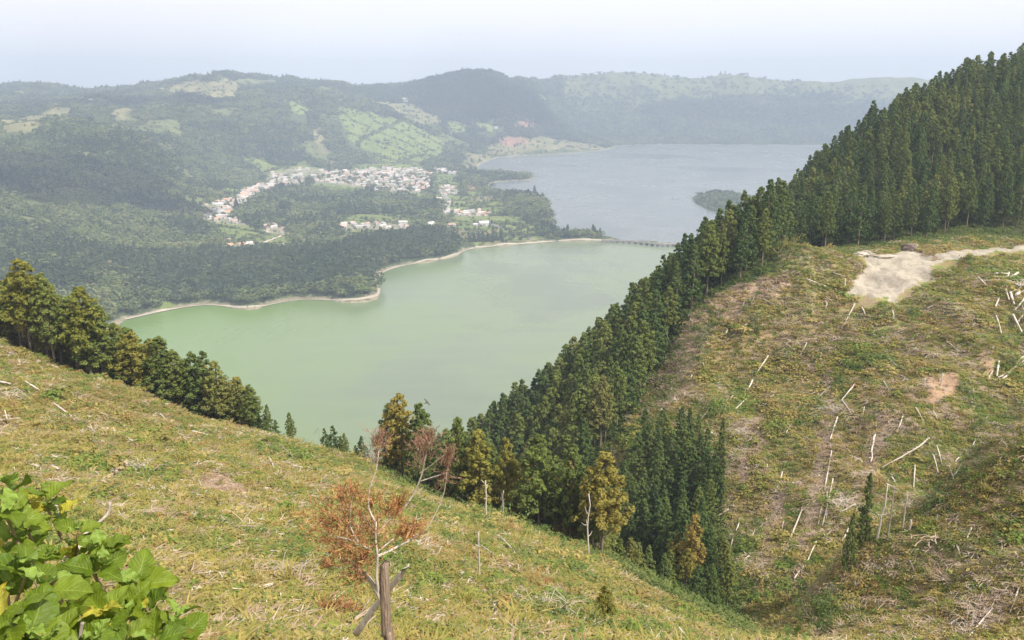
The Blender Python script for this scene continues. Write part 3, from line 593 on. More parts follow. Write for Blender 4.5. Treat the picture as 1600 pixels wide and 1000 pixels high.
# trees in the gully foot
a_ = groundpoly([(985,760),(1010,720),(1060,700),(1110,745),(1125,800),(1100,850),(1070,905),(1000,880),(960,850)], True)
grove('gully', dart(a_, 2.5, 9000, 7), lambda x, y: 10.5, (2, 3, 6, 0, 3), 7)
SPP = a_
a_ = [(x, y) for x, y in dart([(-14, 110), (40, 85), (60, 110), (45, 175), (30, 215), (-30, 215)], 3.6, 30000, 17) if beyond_crest(np.array(x), np.array(y)) and min([math.hypot(x - t[0], y - t[1]) for t in TREES]) > 3.0 and distpoly(np.array(x), np.array(y), SPUR_EDGE, False) > 3 and distpoly(np.array(x), np.array(y), silpts(500, 1170), False) > 7]
grove('ravine', a_, lambda x, y: 7.0 if x > 5 else 11.5, (3, 1, 0, 2, 4), 17)
# big hill
a_ = [(66,246),(90,243),(P(1240,389,236)[0],236),P(1400,378,245)[:2],P(1600,376,262)[:2],(215,278),(290,400),(240,430),(190,405),(150,385),(110,345),(80,300),(58,275)]
def hh(x, y): return 15.5 * (0.8 + .45 * float(fbm(x, y, 18, 2, 301)))
grove('hill', dart(a_, 4.4, 30000, 8), hh, (2, 3, 3, 0, 2, 6, 1, 0), 8)
T = TREES
tx = np.array([t[0] for t in T]); ty = np.array([t[1] for t in T]); th = np.array([t[2] for t in T]); tz = NEAR.h(tx, ty)
u_, v_, d_ = proj(tx, ty, tz + th * .92); u2, v2, _ = proj(tx, ty, tz)
inf = (u_ > -35) & (u_ < 1635) & (v_ < 1010) & visible(tx, ty, tz + th * .92)
# how much of each crown is not behind nearer trees (coarse coverage buffer)
order = np.argsort(np.hypot(tx, ty)); buf = np.zeros((126, 201), bool); show = np.zeros(len(T))
for i in order:
    if not inf[i]: continue
    hw = max(1, th[i] * .13 * F / d_[i] / 8); x0_, x1_ = int(max(0, u_[i] / 8 - hw)), int(min(200, u_[i] / 8 + hw)); y0_, y1_ = int(max(0, v_[i] / 8)), int(min(125, v2[i] / 8))
    if x1_ < x0_ or y1_ < y0_: continue
    w_ = buf[y0_:y1_ + 1, x0_:x1_ + 1]; show[i] = (~w_).sum(); w_[:] = True
rank = np.argsort(-show); single = set(int(i) for i in rank[:292] if show[i] > 0)
rest = [i for i in range(len(T)) if i not in single and inf[i]]
print("trees", len(T), "visible", int(inf.sum()), "single", len(single), "rest", len(rest))
GL = {'shoulder': ("golden green cedar with a bare pale trunk in the grove on the left shoulder", "cedars of the grove on the left shoulder"),
      'crest': ("small round topped cedar peeping over the grassy crest against the lake", "small cedars behind the middle of the crest"),
      'valley': ("yellowish green cedar standing in the valley just behind the grassy crest", "cedars in the valley behind the crest"),
      'spur': ("tall cedar in the dense dark strip along the spur above the green lake", "cedars of the strip on the spur"),
      'gully': ("slender dark cedar in the clump at the foot of the gully", "cedars at the foot of the gully"),
      'ravine': ("green cedar in the deep ravine between the crest and the spur", "cedars in the ravine"),
      'hill': ("dark cedar on the wooded hill above the dirt road", "cedars on the wooded hill")}
def tree_label(g, k, u, v, H):
    look = {4: "golden green bare trunked", 5: "golden green pointed", 7: "thin crowned long trunked", 1: "broad olive green", 0: "olive green", 2: "dark green narrow", 3: "dark green bushy", 6: "slender dark spire like"}[k]
    if g == 'shoulder': pl = "at the far left of the left shoulder grove" if u < 70 else "in the middle of the left shoulder grove" if u < 160 else "where the left shoulder grove thins out" if u < 260 else "at the tapering right end of the left grove"
    elif g == 'crest': pl = "peeping over the grassy crest against the green lake"
    elif g == 'valley': pl = "behind the crest beside the tall dead plumes" if u < 720 else "behind the middle of the crest" if u < 840 else "behind the lower end of the crest"
    elif g == 'spur': pl = "at the top end of the spur near the hill" if u > 1120 else "on the upper spur beside the causeway end" if u > 1000 else "on the middle of the spur above the lake" if u > 860 else "on the lower spur above the lake" if u > 720 else "at the low left tip of the spur"
    elif g == 'gully': pl = "at the top of the gully clump" if v < 720 else "in the middle of the gully clump" if v < 790 else "at the foot of the gully clump"
    elif g == 'ravine': pl = "in the ravine left of the gully clump" if u < 1000 else "at the bottom of the ravine"
    else: pl = ("on the skyline" if v < 120 + (1600 - u) * .45 else "low" if v > 290 else "halfway up") + (" at the left shoulder of the wooded hill" if u < 1340 else " on the middle of the wooded hill" if u < 1480 else " at the right edge of the wooded hill")
    return look + " cedar " + pl
for i in sorted(single, key=lambda k: -show[k]):
    x, y, H, k, gname = T[i]; s_ = H / 15.0; wd = rng.uniform(.85, 1.15) * (0.80 if gname == 'hill' else 1.12 if gname == 'shoulder' else .92)
    e = bpy.data.objects.new("cedar_tree", None); COL.objects.link(e); e.location = (x, y, tz[i] - .2); e.rotation_euler = (rng.normal() * .015, rng.normal() * .015, rng.uniform(0, 6.28)); e.scale = (s_ * wd, s_ * wd, s_)
    e.empty_display_size = .5
    tag(e, tree_label(gname, k, u_[i], v_[i], H), "tree", GL[gname][1])
    link("crown", CED[k][0], e); link("trunk", CED[k][1], e)
CM = []
for cr, trk, mat in CED:
    me = bpy.data.meshes.new("cedar"); import bmesh
    bm = bmesh.new(); bm.from_mesh(cr); n0 = len(bm.faces); bm.from_mesh(trk); bm.faces.ensure_lookup_table()
    for f in bm.faces[n0:]: f.material_index = 1
    bm.to_mesh(me); bm.free(); me.materials.append(M[mat]); me.materials.append(M['bark']); CM.append(me)
if rest:
    ri = np.array(rest); geo_scatter("dense_wood", np.stack([tx[ri], ty[ri], tz[ri] - .2], -1), rng.uniform(0, 6.28, len(ri)), th[ri] / 15.0, [T[i][3] for i in rest], CM, "rest of the dense dark cedar wood behind the front trees")

# ---------------------------------------------------------------- ground cover of the cleared slopes
def tuft(seed, nbl=26, h=0.45, spread=.35, wdt=.03, mat=None, droop=.5):
    r = np.random.default_rng(seed); V, Fc = [], []
    for i in range(nbl):
        a = r.uniform(0, 6.28); b0 = r.normal(size=2) * .08; L = h * r.uniform(.6, 1.2); sp_ = spread * r.uniform(.2, 1.2)
        d = np.array([math.cos(a), math.sin(a)]); s = np.array([-d[1], d[0], 0]) * wdt * r.uniform(.6, 1.3)
        p0 = np.array([*b0, -.05]); p1 = p0 + np.array([*(d * sp_ * .45), L * .7]); p2 = p0 + np.array([*(d * sp_), L * (1 - droop * r.random() * .6)])
        o = len(V); V += [p0 - s, p0 + s, p1 + s * .8, p1 - s * .8, p2 + s * .25, p2 - s * .25]; Fc += [(o, o + 1, o + 2, o + 3), (o + 3, o + 2, o + 4, o + 5)]
    return mesh_np("tuft", V, np.array(Fc), [mat])
def bushlet(seed, R_=.35, n=60, leaf=.1, mat=None, flat=.6):
    r = np.random.default_rng(seed); k = 7; cen = np.concatenate([r.normal(size=(k, 2)) * R_ * .55, r.uniform(.02, .45, (k, 1)) * R_], 1)
    return mesh_parts("bushlet", [leafcloud(cen, np.full(k, R_ * .5), n // k, leaf, .9, r, flat)], mat)
def twigs(seed, n=16, L=.7, mat=None):
    r = np.random.default_rng(seed); parts = []
    for _ in range(n):
        p = np.array([*(r.normal(size=2) * .35), r.uniform(.02, .2)]); a = r.normal(.5, .9); d = np.array([math.cos(a), math.sin(a), r.normal() * .18]) * L * r.uniform(.3, 1)
        parts.append(tube([p - d / 2, p + r.normal(size=3) * .03, p + d / 2], [.018, .016, .008], 4, False))
    return mesh_parts("twigs", parts, mat)
def chips(seed):
    r = np.random.default_rng(seed); parts = []
    for _ in range(5):
        p = np.array([*(r.normal(size=2) * .3), r.uniform(.15, .32)]); a = r.uniform(0, 6.28); d = np.array([math.cos(a), math.sin(a), r.normal() * .3]) * r.uniform(.2, .6); w_ = r.uniform(.008, .026)
        parts.append(tube([p - d / 2, p, p + d / 2], [w_, w_ * .9, w_ * .6], 5, True))
    return mesh_parts("chips", parts, M['bleached'])
SRC = [tuft(1, 30, .45, .4, .022, M['grass']), tuft(2, 22, .6, .5, .02, M['grass']), tuft(3, 34, .3, .45, .03, M['fern']), bushlet(4, .4, 84, .085, M['weed']), bushlet(5, .35, 70, .10, M['grass']), bushlet(6, .45, 98, .085, M['fern']), twigs(7, 16, .7, M['straw']), tuft(8, 24, .35, .6, .025, M['straw'], 1.0), bushlet(9, .5, 110, .08, M['brush'], .8), chips(10)]
def cover_points(n, seed, d0, d1, power=1.2):
    r = np.random.default_rng(seed); az = r.uniform(-.66, .66, n); q = r.random(n)
    e = 2 - power; d = (d0 ** e + q * (d1 ** e - d0 ** e)) ** (1 / e)
    x, y = d * np.sin(az), d * np.cos(az); return x, y, d
x, y, d = cover_points(330000, 11, 15, 290, 1.45)
jx = (fbm(x, y, 3, 4, 91) - .5) * 8; jy = (fbm(x, y, 3, 4, 93) - .5) * 8
ok = ~beyond_crest(x, y) & ~msk([ROAD], x + jx * .45, y + jy * .45) & ~msk([ROAD], x * 1.01, y * 1.01) & ~msk([ROAD], x * 1.02, y * 1.02)
x, y, d = x[ok], y[ok], d[ok]; z = NEAR.h(x, y)
u_, v_, _ = proj(x, y, z + .5); ok = (u_ > -40) & (u_ < 1640) & (v_ < 1040) & (v_ > 360) & visible(x, y, z + .7)
x, y, d, z = x[ok], y[ok], d[ok], z[ok]; ng = len(x); print("ground cover", ng)
fine = fbm(x, y, 1.5, 3, 201)
a1, a2, a3 = fbm(x, y, 9, 5, 81), fbm(x, y, 3.0, 3, 83), fbm(x, y, 22, 3, 95); rn = rng.random(ng)
bare = msk(PALE, x, y) | msk(SCAR, x, y)
r2 = rng.random(ng); r3 = rng.random(ng)
p_st = .08 + .30 * sstep(.52, .70, fine) + .22 * sstep(.50, .36, a1) + .55 * bare; p_gr = (.14 + .40 * sstep(.48, .62, a1)) * (1 - .8 * bare); p_fe = .15 + .4 * sstep(.50, .62, a3)
rt = (x > 20) & (y > 55); streak = sstep(.52, .66, fbm(x + .35 * y, y * .28, 4.5, 3, 221)); p_st = np.where(rt & ~bare, .05 + p_st * .5 + .34 * streak, p_st); p_fe = np.where(rt, p_fe * .55, p_fe)
idx = np.where(r2 < p_st, np.where(r3 < .6, 6, 7), np.where(rn < p_gr, np.where(r3 < .75, 3, 8), np.where(rn < p_gr + p_fe, np.where(r3 < .35, 2, 5), np.where(r3 < .25, 0, np.where(r3 < .4, 1, 4)))))
idx = np.where(rng.random(ng) < .025 + .09 * sstep(.5, .62, fbm(x, y, 5, 3, 207)) + .12 * rt * streak * (rng.random(ng) < .6), 9, idx)
keep = ~msk(SCAR, x, y) | (rn < .25)
tall = 0.65 + 0.9 * (a2 > .62) * rng.random(ng)
big = 1 + .6 * sstep(35, 70, d) * sstep(.55, .68, fbm(x, y, 7, 3, 211)) * np.isin(idx, [3, 4, 5, 8]); scl = big * (0.50 + d * 0.0046) * np.exp(rng.normal(size=ng) * .32) * np.where(idx == 6, .8, np.where(idx == 9, .75, 1)); s3 = np.stack([scl * 1.15, scl * 1.15, scl * tall], -1)
geo_scatter("hillside_scrub", np.stack([x, y, z], -1)[keep], rng.uniform(0, 6.28, ng)[keep] * (idx[keep] != 6), s3[keep], idx[keep], SRC, "grass, bracken, weeds and dry litter covering the cleared slopes")

# low green brush under the wood edge on the spur and along the hill foot
bp = []
for poly, n_ in ((groundpoly([(1112,478),(1068,520),(1042,560),(1018,600),(998,650),(985,690),(1000,700),(1040,650),(1075,600),(1100,545),(1130,490)], True), 260), (groundpoly([(1225,385),(1225,410),(1290,396),(1340,395),(1400,388),(1440,388),(1600,378),(1600,372),(1400,372)], True) , 500)):
    q = np.array(poly); r = np.random.default_rng(5); c_ = r.uniform(q.min(0), q.max(0), (n_ * 3, 2)); c_ = c_[inpoly(c_[:, 0], c_[:, 1], poly)][:n_]; bp.append(c_)
q = np.concatenate([silpts(600, 1000)]); r = np.random.default_rng(9)
for k in range(500):
    i = r.integers(len(q)); L = math.hypot(*q[i]); s_ = 1 + r.uniform(9, 55) / L; bp.append(np.array([[q[i][0] * s_ + r.normal() * 4, q[i][1] * s_]]))
x_, y_, d_3 = cover_points(160000, 61, 60, 330, 1.2); z_ = NEAR.h(x_, y_); k = beyond_crest(x_, y_) & visible(x_, y_, z_ + 1.5); u_, v_, _ = proj(x_, y_, z_); k &= (u_ > 560) & (u_ < 1620) & (v_ > 250); bp.append(np.stack([x_, y_], -1)[k][:14000])
bp = np.concatenate(bp); geo_scatter("undergrowth", np.stack([bp[:, 0], bp[:, 1], NEAR.h(bp[:, 0], bp[:, 1])], -1), rng.uniform(0, 6.28, len(bp)), rng.uniform(1.2, 3.0, len(bp)), [8] * len(bp), SRC, "leafy green undergrowth along the edges of the cedar woods")
# ---------------------------------------------------------------- far woods (no one could count them)
def fartree(seed, mat, kind):
    r = np.random.default_rng(seed)
    if kind == 'round':
        k = 7; cen = np.concatenate([r.normal(size=(k, 2)) * .30, r.uniform(.38, .85, (k, 1))], 1); cen[0] = (0, 0, .6); rad = r.uniform(.26, .42, k)
        return mesh_parts("far_tree", [leafcloud(cen, rad, 22, .22, .7, r, .85, 1.2, .8)], mat)
    k = 9; t = np.linspace(0, 1, k); cen = np.stack([r.normal(size=k) * .1 * (1 - t), r.normal(size=k) * .1 * (1 - t), .25 + t * .95], -1)
    return mesh_parts("far_tree", [leafcloud(cen, .34 * (1 - t * .85), 16, .17, .6, r, 1.0, 1.2, .8)], mat)
FT = [fartree(1, M['broad'], 'round'), fartree(2, M['broad'], 'round'), fartree(3, M['broad_dark'], 'round'), fartree(4, M['broad_dark'], 'cone'), fartree(5, M['brush'], 'round'), fartree(6, M['broad_dark'], 'cone')]
def far_points(n, seed, d0, d1, power):
    r = np.random.default_rng(seed); az = r.uniform(-.66, .66, n); q = r.random(n); e = 2 - power
    d = (d0 ** e + q * (d1 ** e - d0 ** e)) ** (1 / e); return d * np.sin(az), d * np.cos(az), d
x, y, d = far_points(260000, 21, 850, 5600, 1.3)
z = FAR.h(x, y); sh = FAR.h(x, y, shore)
rel_ = FAR.h(x, y, isl)
u_, v_, _ = proj(x, y, z + 8); jx = (fbm(x, y, 60, 4, 61) - .5) * 70; jy = (fbm(x, y, 60, 4, 71) - .5) * 70
openl = incov('pasture', x + jx, y + jy) | incov('dryfield_litridge', x + jx, y + jy) | incov('redsoil', x + jx, y + jy)
vil = np.zeros(x.shape, bool); k_ = 1 + 16 / 292.0
for p in VILL: vil |= inpoly(x, y, p) | inpoly(x * k_, y * k_, p) | inpoly(x * (1 + 8 / 292.0), y * (1 + 8 / 292.0), p) | inpoly(x * (1 + 4 / 292.0), y * (1 + 4 / 292.0), p)
kk = 1 + 7 / 292.0; openl |= incov('pasture', x * kk, y * kk) | incov('dryfield_litridge', x * kk, y * kk)
rn = rng.random(len(x)); n1 = fbm(x, y, 180, 4, 41)
hi = np.clip(sstep(120, 300, z + 180 * (n1 - .5) + 110 * (fbm(x, y, 45, 4, 43) - .5)) * (x > 300) * (y > 4300), 0, 1)
openl |= openmask(x, y, z)
stripe = (np.sin((x * 0.35 + y * .94 + 40 * n1) / 17.0) > 0.90) | (np.sin((x * .94 - y * 0.35 + 30 * n1) / 34.0) > 0.96)
nearroad = distpoly(x, y, [Z(a, b)[:2] for a, b in green_shore], False) < 9
ok = (z > 1.2) & (u_ > -20) & (u_ < 1620) & ~((sh < 12) & (rel_ < 0)) & ~nearroad & visible(x, y, z + 12)
ok &= np.where(openl, (rn < .10) | (stripe & (rn < .45) & incov('pasture', x + jx, y + jy)), np.where(vil, rn < .13, rn > hi * .93))
x, y, z, d, rn, openl, vil = x[ok], y[ok], z[ok], d[ok], rn[ok], openl[ok], vil[ok]; nf = len(x); print("far trees", nf)
n1 = fbm(x, y, 160, 3, 141); n2 = fbm(x, y, 60, 3, 143); dome = np.hypot((x + 190) / 520, (y - 4250) / 500) < 1
sig = n1 + (n2 - .5) * .6 + (rng.random(nf) - .5) * .5
dark = sig > .66; dark |= dome; pen = distpoly(x, y, [P(330,430,1310)[:2], P(480,415,1320)[:2], P(600,400,1370)[:2], P(690,385,1560)[:2]], False) < 130
dark |= pen & (rng.random(nf) < .75)
rr = rng.random(nf)
idx = np.where(dark, np.where(rr < .45, 2, np.where(rr < .8, 3, 5)), np.where(rr < .42, 0, np.where(rr < .8, 1, np.where(rr < .9, 4, 2))))
H = (9 + 0.0016 * d + 3 * dark) * np.clip(np.exp(rng.normal(size=nf) * .28), .5, 1.35) * np.where(openl, .45, 1) * np.where(vil, .55, 1) * np.where(FAR.h(x, y, isl) > -2, .5, 1) * np.where((x > 300) & (y > 4300), .75, 1)
cone = (idx == 3) | (idx == 5)
s3 = np.stack([H * np.where(cone, .95, 1.15)] * 2 + [H], -1)
geo_scatter("far_woods", np.stack([x, y, z - H * .18], -1), rng.uniform(0, 6.28, nf), s3, idx, FT, "mixed woods covering the crater floor, hills and rim")
# ---------------------------------------------------------------- roads and tracks on the crater floor
def strip(name, px, width, mat, lab, z=0.35, near=False, world=None):
    pts = [ground(u, v, near) for u, v in px] if world is None else world
    P_ = []; 
    for a, b in zip(pts[:-1], pts[1:]):
        n_ = max(2, int(math.hypot(b[0] - a[0], b[1] - a[1]) / 12))
        for k in range(n_): t = k / n_; P_.append((a[0] + (b[0] - a[0]) * t, a[1] + (b[1] - a[1]) * t))
    P_.append(pts[-1][:2]); P_ = np.array(P_)
    for _ in range(6): P_[1:-1] = (P_[:-2] + 2 * P_[1:-1] + P_[2:]) / 4
    t = unit(np.gradient(P_, axis=0)); nrm = np.stack([-t[:, 1], t[:, 0]], -1); V = []
    for s in (-1, 0, 1):
        q = P_ + nrm * s * width / 2; V.append(np.stack([q[:, 0], q[:, 1], np.maximum(FAR.h(q[:, 0], q[:, 1]), 0.3) + z], -1))
    V = np.stack(V, 1).reshape(-1, 3); i = np.arange(len(P_) - 1) * 3
    f = np.concatenate([np.stack([i, i + 3, i + 4, i + 1], -1), np.stack([i + 1, i + 4, i + 5, i + 2], -1)])
    return tag(link(name, mesh_np(name, V, f, [mat], smooth=True)), lab, kind="structure")
m_asph = mat_plain("asphalt", [(0.3, (0.20, 0.19, 0.18)), (0.7, (0.27, 0.26, 0.25))], 0.1, 0.9)
m_track = mat_plain("pale_track", [(0.3, (0.42, 0.36, 0.28)), (0.7, (0.55, 0.49, 0.40))], 0.05, 0.95)
strip("road", [(763,348),(785,356),(810,365),(834,376.5)], 11, m_asph, "straight grey road running down to the causeway")
strip("road", [(690,330),(697,320),(702,312),(692,304),(683,296)], 12, m_asph, "grey road leading into the village")
strip("track", [(721,306),(723,296),(725,286),(732,278)], 15, m_track, "pale straight track beside the village fields")
strip("track", [(407,381),(420,376),(436,370),(452,364)], 7, m_track, "pale track crossing the small meadow")
strip("track", [(378,350),(395,352),(410,357),(420,364)], 6, m_track, "pale lane curving round the meadow")
strip("track", [(158,0)] and [(138,147),(141,155),(146,164)], 14, m_track, "pale firebreak on the left rim")
wl_ = [Z(u, v - 1.3, 1.0) for u, v in green_shore]
strip("shore_track", None, 4.0, mat_plain("shore_gravel", [(0.3, (0.30, 0.26, 0.20)), (0.7, (0.42, 0.37, 0.29))], .05), "pale track following the green lake shore", 0.5, False, wl_)

# ---------------------------------------------------------------- arched causeway bridge
m_stone = mat_plain("bridge_stone", [(0.3, (0.16, 0.15, 0.14)), (0.7, (0.30, 0.28, 0.26))], 0.6, 0.9)
BP = np.array([Z(940, 375.2, 4)[:2], Z(957, 375.6, 4)[:2], Z(985, 376.8, 4)[:2], Z(1010, 379.3, 4)[:2], Z(1032, 382.6, 4)[:2], (330, 1602), (385, 1575), (445, 1540)])
seg = np.concatenate([[0], np.cumsum(np.hypot(*np.diff(BP, axis=0).T))]); s_ = np.arange(0, seg[-1], 6.0)
BPx = np.stack([np.interp(s_, seg, BP[:, 0]), np.interp(s_, seg, BP[:, 1])], -1)
for _ in range(8): BPx[1:-1] = (BPx[:-2] + 2 * BPx[1:-1] + BPx[2:]) / 4
bt = unit(np.gradient(BPx, axis=0)); bn = np.stack([-bt[:, 1], bt[:, 0]], -1)
def extr(prof, mat, name, parent):
    k = len(prof); V = np.concatenate([np.stack([np.append(BPx[i] + bn[i] * o_, h_) for o_, h_ in prof]) for i in range(len(BPx))])
    i = np.arange(len(BPx) - 1)[:, None] * k + np.arange(k)[None]; j = np.arange(len(BPx) - 1)[:, None] * k + (np.arange(k)[None] + 1) % k
    return link(name, mesh_np(name, V, [np.stack([i, i + k, j + k, j], -1).reshape(-1, 4)], [mat]), parent)
br = bpy.data.objects.new("bridge", None); COL.objects.link(br); tag(br, "low stone bridge with many piers crossing between the two lakes", "bridge")
extr([(-4.5, 3.2), (4.5, 3.2), (4.5, 4.2), (-4.5, 4.2)], mat_plain("bridge_deck", [(0.3, (0.36, 0.34, 0.31)), (0.7, (0.46, 0.43, 0.40))], .2), "deck", br)
extr([(-4.9, 3.6), (-4.5, 3.6), (-4.5, 5.2), (-4.9, 5.2)], m_stone, "parapet", br); extr([(4.5, 3.6), (4.9, 3.6), (4.9, 5.2), (4.5, 5.2)], m_stone, "parapet", br)
def boxv(hx, hy, z0, z1, cx=0, cy=0):
    v = np.array([(cx + a * hx, cy + b_ * hy, z) for z in (z0, z1) for a, b_ in ((-1, -1), (1, -1), (1, 1), (-1, 1))])
    return v, np.array([[3, 2, 1, 0], [4, 5, 6, 7], [0, 1, 5, 4], [1, 2, 6, 5], [2, 3, 7, 6], [3, 0, 4, 7]])
pier = mesh_parts("pier", [boxv(1.1, 4.3, -4, 3.2), boxv(1.8, 4.8, -4, .6)], m_stone)
for i in range(3, len(BPx), 2): link("pier", pier, br, (BPx[i][0], BPx[i][1], 0), (0, 0, math.atan2(bt[i][1], bt[i][0])))

# ---------------------------------------------------------------- houses
m_wall = mat_plain("white_render", [(0.3, (0.50, 0.47, 0.44)), (0.7, (0.66, 0.63, 0.60))], 0.3, 0.85)
m_cream = mat_plain("cream_render", [(0.3, (0.66, 0.55, 0.42)), (0.7, (0.74, 0.64, 0.52))], 0.3, 0.85)
m_roofs = [mat_plain("clay_tiles", [(0.3, (0.46, 0.30, 0.23)), (0.7, (0.60, 0.43, 0.35))], 0.8, 0.9), mat_plain("faded_tiles", [(0.3, (0.48, 0.41, 0.38)), (0.7, (0.62, 0.54, 0.50))], 0.8, 0.9), mat_plain("orange_tiles", [(0.3, (0.58, 0.26, 0.13)), (0.7, (0.68, 0.36, 0.21))], 0.5, 0.9), mat_plain("pale_sheet_roof", [(0.3, (0.46, 0.44, 0.42)), (0.7, (0.60, 0.58, 0.56))], 0.5, 0.7)]
m_win = mat_plain("dark_window", [(0.3, (0.03, 0.035, 0.04)), (0.7, (0.06, 0.065, 0.07))], 1, 0.3)
def gable(W, D, h, rise, ov=.4):
    v = np.array([(-W/2-ov, -D/2-ov, h-.12), (W/2+ov, -D/2-ov, h-.12), (W/2+ov, D/2+ov, h-.12), (-W/2-ov, D/2+ov, h-.12), (-W/2-ov, 0, h+rise), (W/2+ov, 0, h+rise)])
    return v, [np.array([[0, 1, 5, 4], [2, 3, 4, 5], [3, 2, 1, 0]]), np.array([[1, 2, 5], [3, 0, 4]])]
def house_mesh(W, D, h, rise, wall, roof, ch=True, wing=False):
    parts = [(boxv(W/2, D/2, -2, h), 0), (gable(W, D, h, rise), 1)]
    if ch: parts.append((boxv(.5, .4, h, h + rise + .9, W * .3, .4), 0))
    if wing: parts.append((boxv(W * .22, D * .35, -2, h * .65, -W * .55, -D * .4), 0)); gv, gf = gable(W * .44, D * .7, h * .65, rise * .6); parts.append(((gv + np.array([-W * .55, -D * .4, 0]), gf), 1))
    for k in (-.3, .3): parts.append((boxv(.55, .04, h * .45, h * .45 + 1.2, W * k, -D/2 - .02), 2))
    parts.append((boxv(.5, .04, 0, 2.1, 0, -D/2 - .02), 2))
    V, F4, F3, m4, m3, off = [], [], [], [], [], 0
    for (v, f), mi in parts:
        for q in (f if isinstance(f, list) else [f]):
            (F4 if q.shape[1] == 4 else F3).append(q + off); (m4 if q.shape[1] == 4 else m3).append(np.full(len(q), mi))
        V.append(v); off += len(v)
    return mesh_np("house", np.concatenate(V), [np.concatenate(F4), np.concatenate(F3)], [wall, roof, m_win], np.concatenate(m4 + m3))
HM = [(house_mesh(10, 7.5, 4.2, 2.2, m_wall, m_roofs[0]), "clay tiled"), (house_mesh(13, 8, 3.4, 2.2, m_wall, m_roofs[1], wing=True), "faded grey brown"), (house_mesh(9, 7, 5.6, 1.8, m_wall, m_roofs[0], wing=True), "two storey, clay tiled"),
      (house_mesh(11, 8, 3.2, 2.0, m_cream, m_roofs[2]), "orange tiled, cream walled"), (house_mesh(16, 9, 3.6, 1.6, m_wall, m_roofs[3], False), "long and pale roofed")]
VN = ["in the crowded middle of the village", "in the white cluster below the wooded hills", "beside the little meadow in the clearing", "in the row at the edge of the clearing", "in the row along the track", "among the fields behind the lakeside wood", "at the village edge beside the pale track", "at the back of the village near the blue lake", "in the hamlet below the bright field", "beside the grey road"]
HS = []
for vi, poly in enumerate(VILL):
    q = np.array(poly); lo, hi_ = q.min(0) - 5, q.max(0) + 5; r = np.random.default_rng(100 + vi); ang = 0.25 if vi == 0 else 0.5; ca, sa = math.cos(ang), math.sin(ang)
    Lx = np.arange(-900, 900, 16.0 if vi != 1 else 14.0); Ly = np.arange(-900, 900, 27.0 if vi != 1 else 20.0); gx, gy = np.meshgrid(Lx, Ly); c0 = (lo + hi_) / 2
    gx = gx + r.normal(size=gx.shape) * 3; gy = gy + r.normal(size=gx.shape) * 3.0
    x_, y_ = c0[0] + gx * ca - gy * sa, c0[1] + gx * sa + gy * ca; k = inpoly(x_, y_, poly) & (r.random(x_.shape) < (.58 if vi == 0 else .62)); x_, y_ = x_[k], y_[k]
    for a, b_ in zip(x_, y_): HS.append((a, b_, vi, ang + (math.pi / 2 if r.random() < .35 else 0) + r.normal() * .08, r.choice(5, p=[.26, .28, .14, .07, .25]), r.uniform(.78, 1.12)))
hx = np.array([h[0] for h in HS]); hy = np.array([h[1] for h in HS]); hz = FAR.h(hx, hy)
keep_ = hz > 1.0; dist_ = np.hypot(hx, hy); prio = dist_ + np.array([0 if h[2] else 300 for h in HS]); o_ = [int(i) for i in np.argsort(prio) if keep_[i]]
print("houses", len(o_))
for i in o_[:285]:
    h = HS[i]; o = link("house", HM[h[4]][0], None, (h[0], h[1], hz[i] + .3), (0, 0, h[3]), (h[5],) * 3)
    tag(o, ("%s white house %s" % (HM[h[4]][1].replace(", ", " "), VN[h[2]])) if h[4] != 3 else "orange tiled cream house %s" % VN[h[2]], "house", "houses " + VN[h[2]])
rs = o_[285:]
if rs: geo_scatter("village_roofs", [(HS[i][0], HS[i][1], hz[i] + .3) for i in rs], [HS[i][3] for i in rs], [HS[i][5] for i in rs], [HS[i][4] for i in rs], [h[0] for h in HM], "the rest of the crowded white village houses")
def building(name, px, W, D, h, rise, wall, roof, rot, lab, wings=(), near=False, zoff=0.3):
    g = ground(*px, near); e = bpy.data.objects.new(name, None); COL.objects.link(e); e.location = (g[0], g[1], g[2] + zoff); e.rotation_euler = (0, 0, rot); tag(e, lab, "house" if name == "house" else "building")
    for (ox, oy, w_, d_, h_, r_) in ((0, 0, W, D, h, rise),) + tuple(wings):
        v, f = boxv(w_/2, d_/2, -3, h_, ox, oy); link("wall", mesh_np("wall", v, f, [wall]), e)
        v, f = gable(w_, d_, h_, r_, .6); link("roof", mesh_np("roof", v + np.array([ox, oy, 0]), f, [roof]), e)
        for k in np.linspace(-.38, .38, max(2, int(w_ / 5))):
            v, f = boxv(.7, .06, h_ * .4, h_ * .4 + 1.5, ox + w_ * k, oy - d_/2 - .05); link("window", mesh_np("window", v, f, [m_win]), e)
    return e
building("school_building", (660, 326), 46, 14, 6, 4, m_cream, m_roofs[2], 0.05, "large orange roofed building with wings at the edge of the wood", ((-16, -16, 16, 22, 5, 3.5), (17, -12, 18, 16, 5, 3.5), (0, 16, 26, 12, 7, 3.5)))
building("house", (756, 353), 20, 12, 6.5, 4, m_wall, m_roofs[3], 0.3, "large white gabled house alone beside the straight grey road", ((-16, 4, 13, 8, 3.5, 2.2),))
building("house", (630, 351), 18, 10, 5.5, 3, m_wall, m_roofs[3], 0.1, "big white house with a pale roof behind the dark lakeside wood")
building("house", (673, 354), 15, 11, 5, 5, m_cream, m_roofs[1], 0.8, "cream house with a steep roof at the end of the lakeside wood")
building("house", (706, 355), 16, 9, 5, 3, m_wall, m_roofs[0], -0.2, "white house with a red roof by the sandy field")
building("house", (692, 328), 15, 9, 5, 3, m_wall, m_roofs[3], 0.4, "white house at the bend of the village road")
building("house", (686, 313), 14, 9, 5, 3, m_wall, m_roofs[1], 0.2, "lone cream house beside the upper village road")
building("house", (828, 278), 14, 9, 4, 2.5, m_wall, m_roofs[3], 0.0, "tiny white house near the tip of the wooded spit")
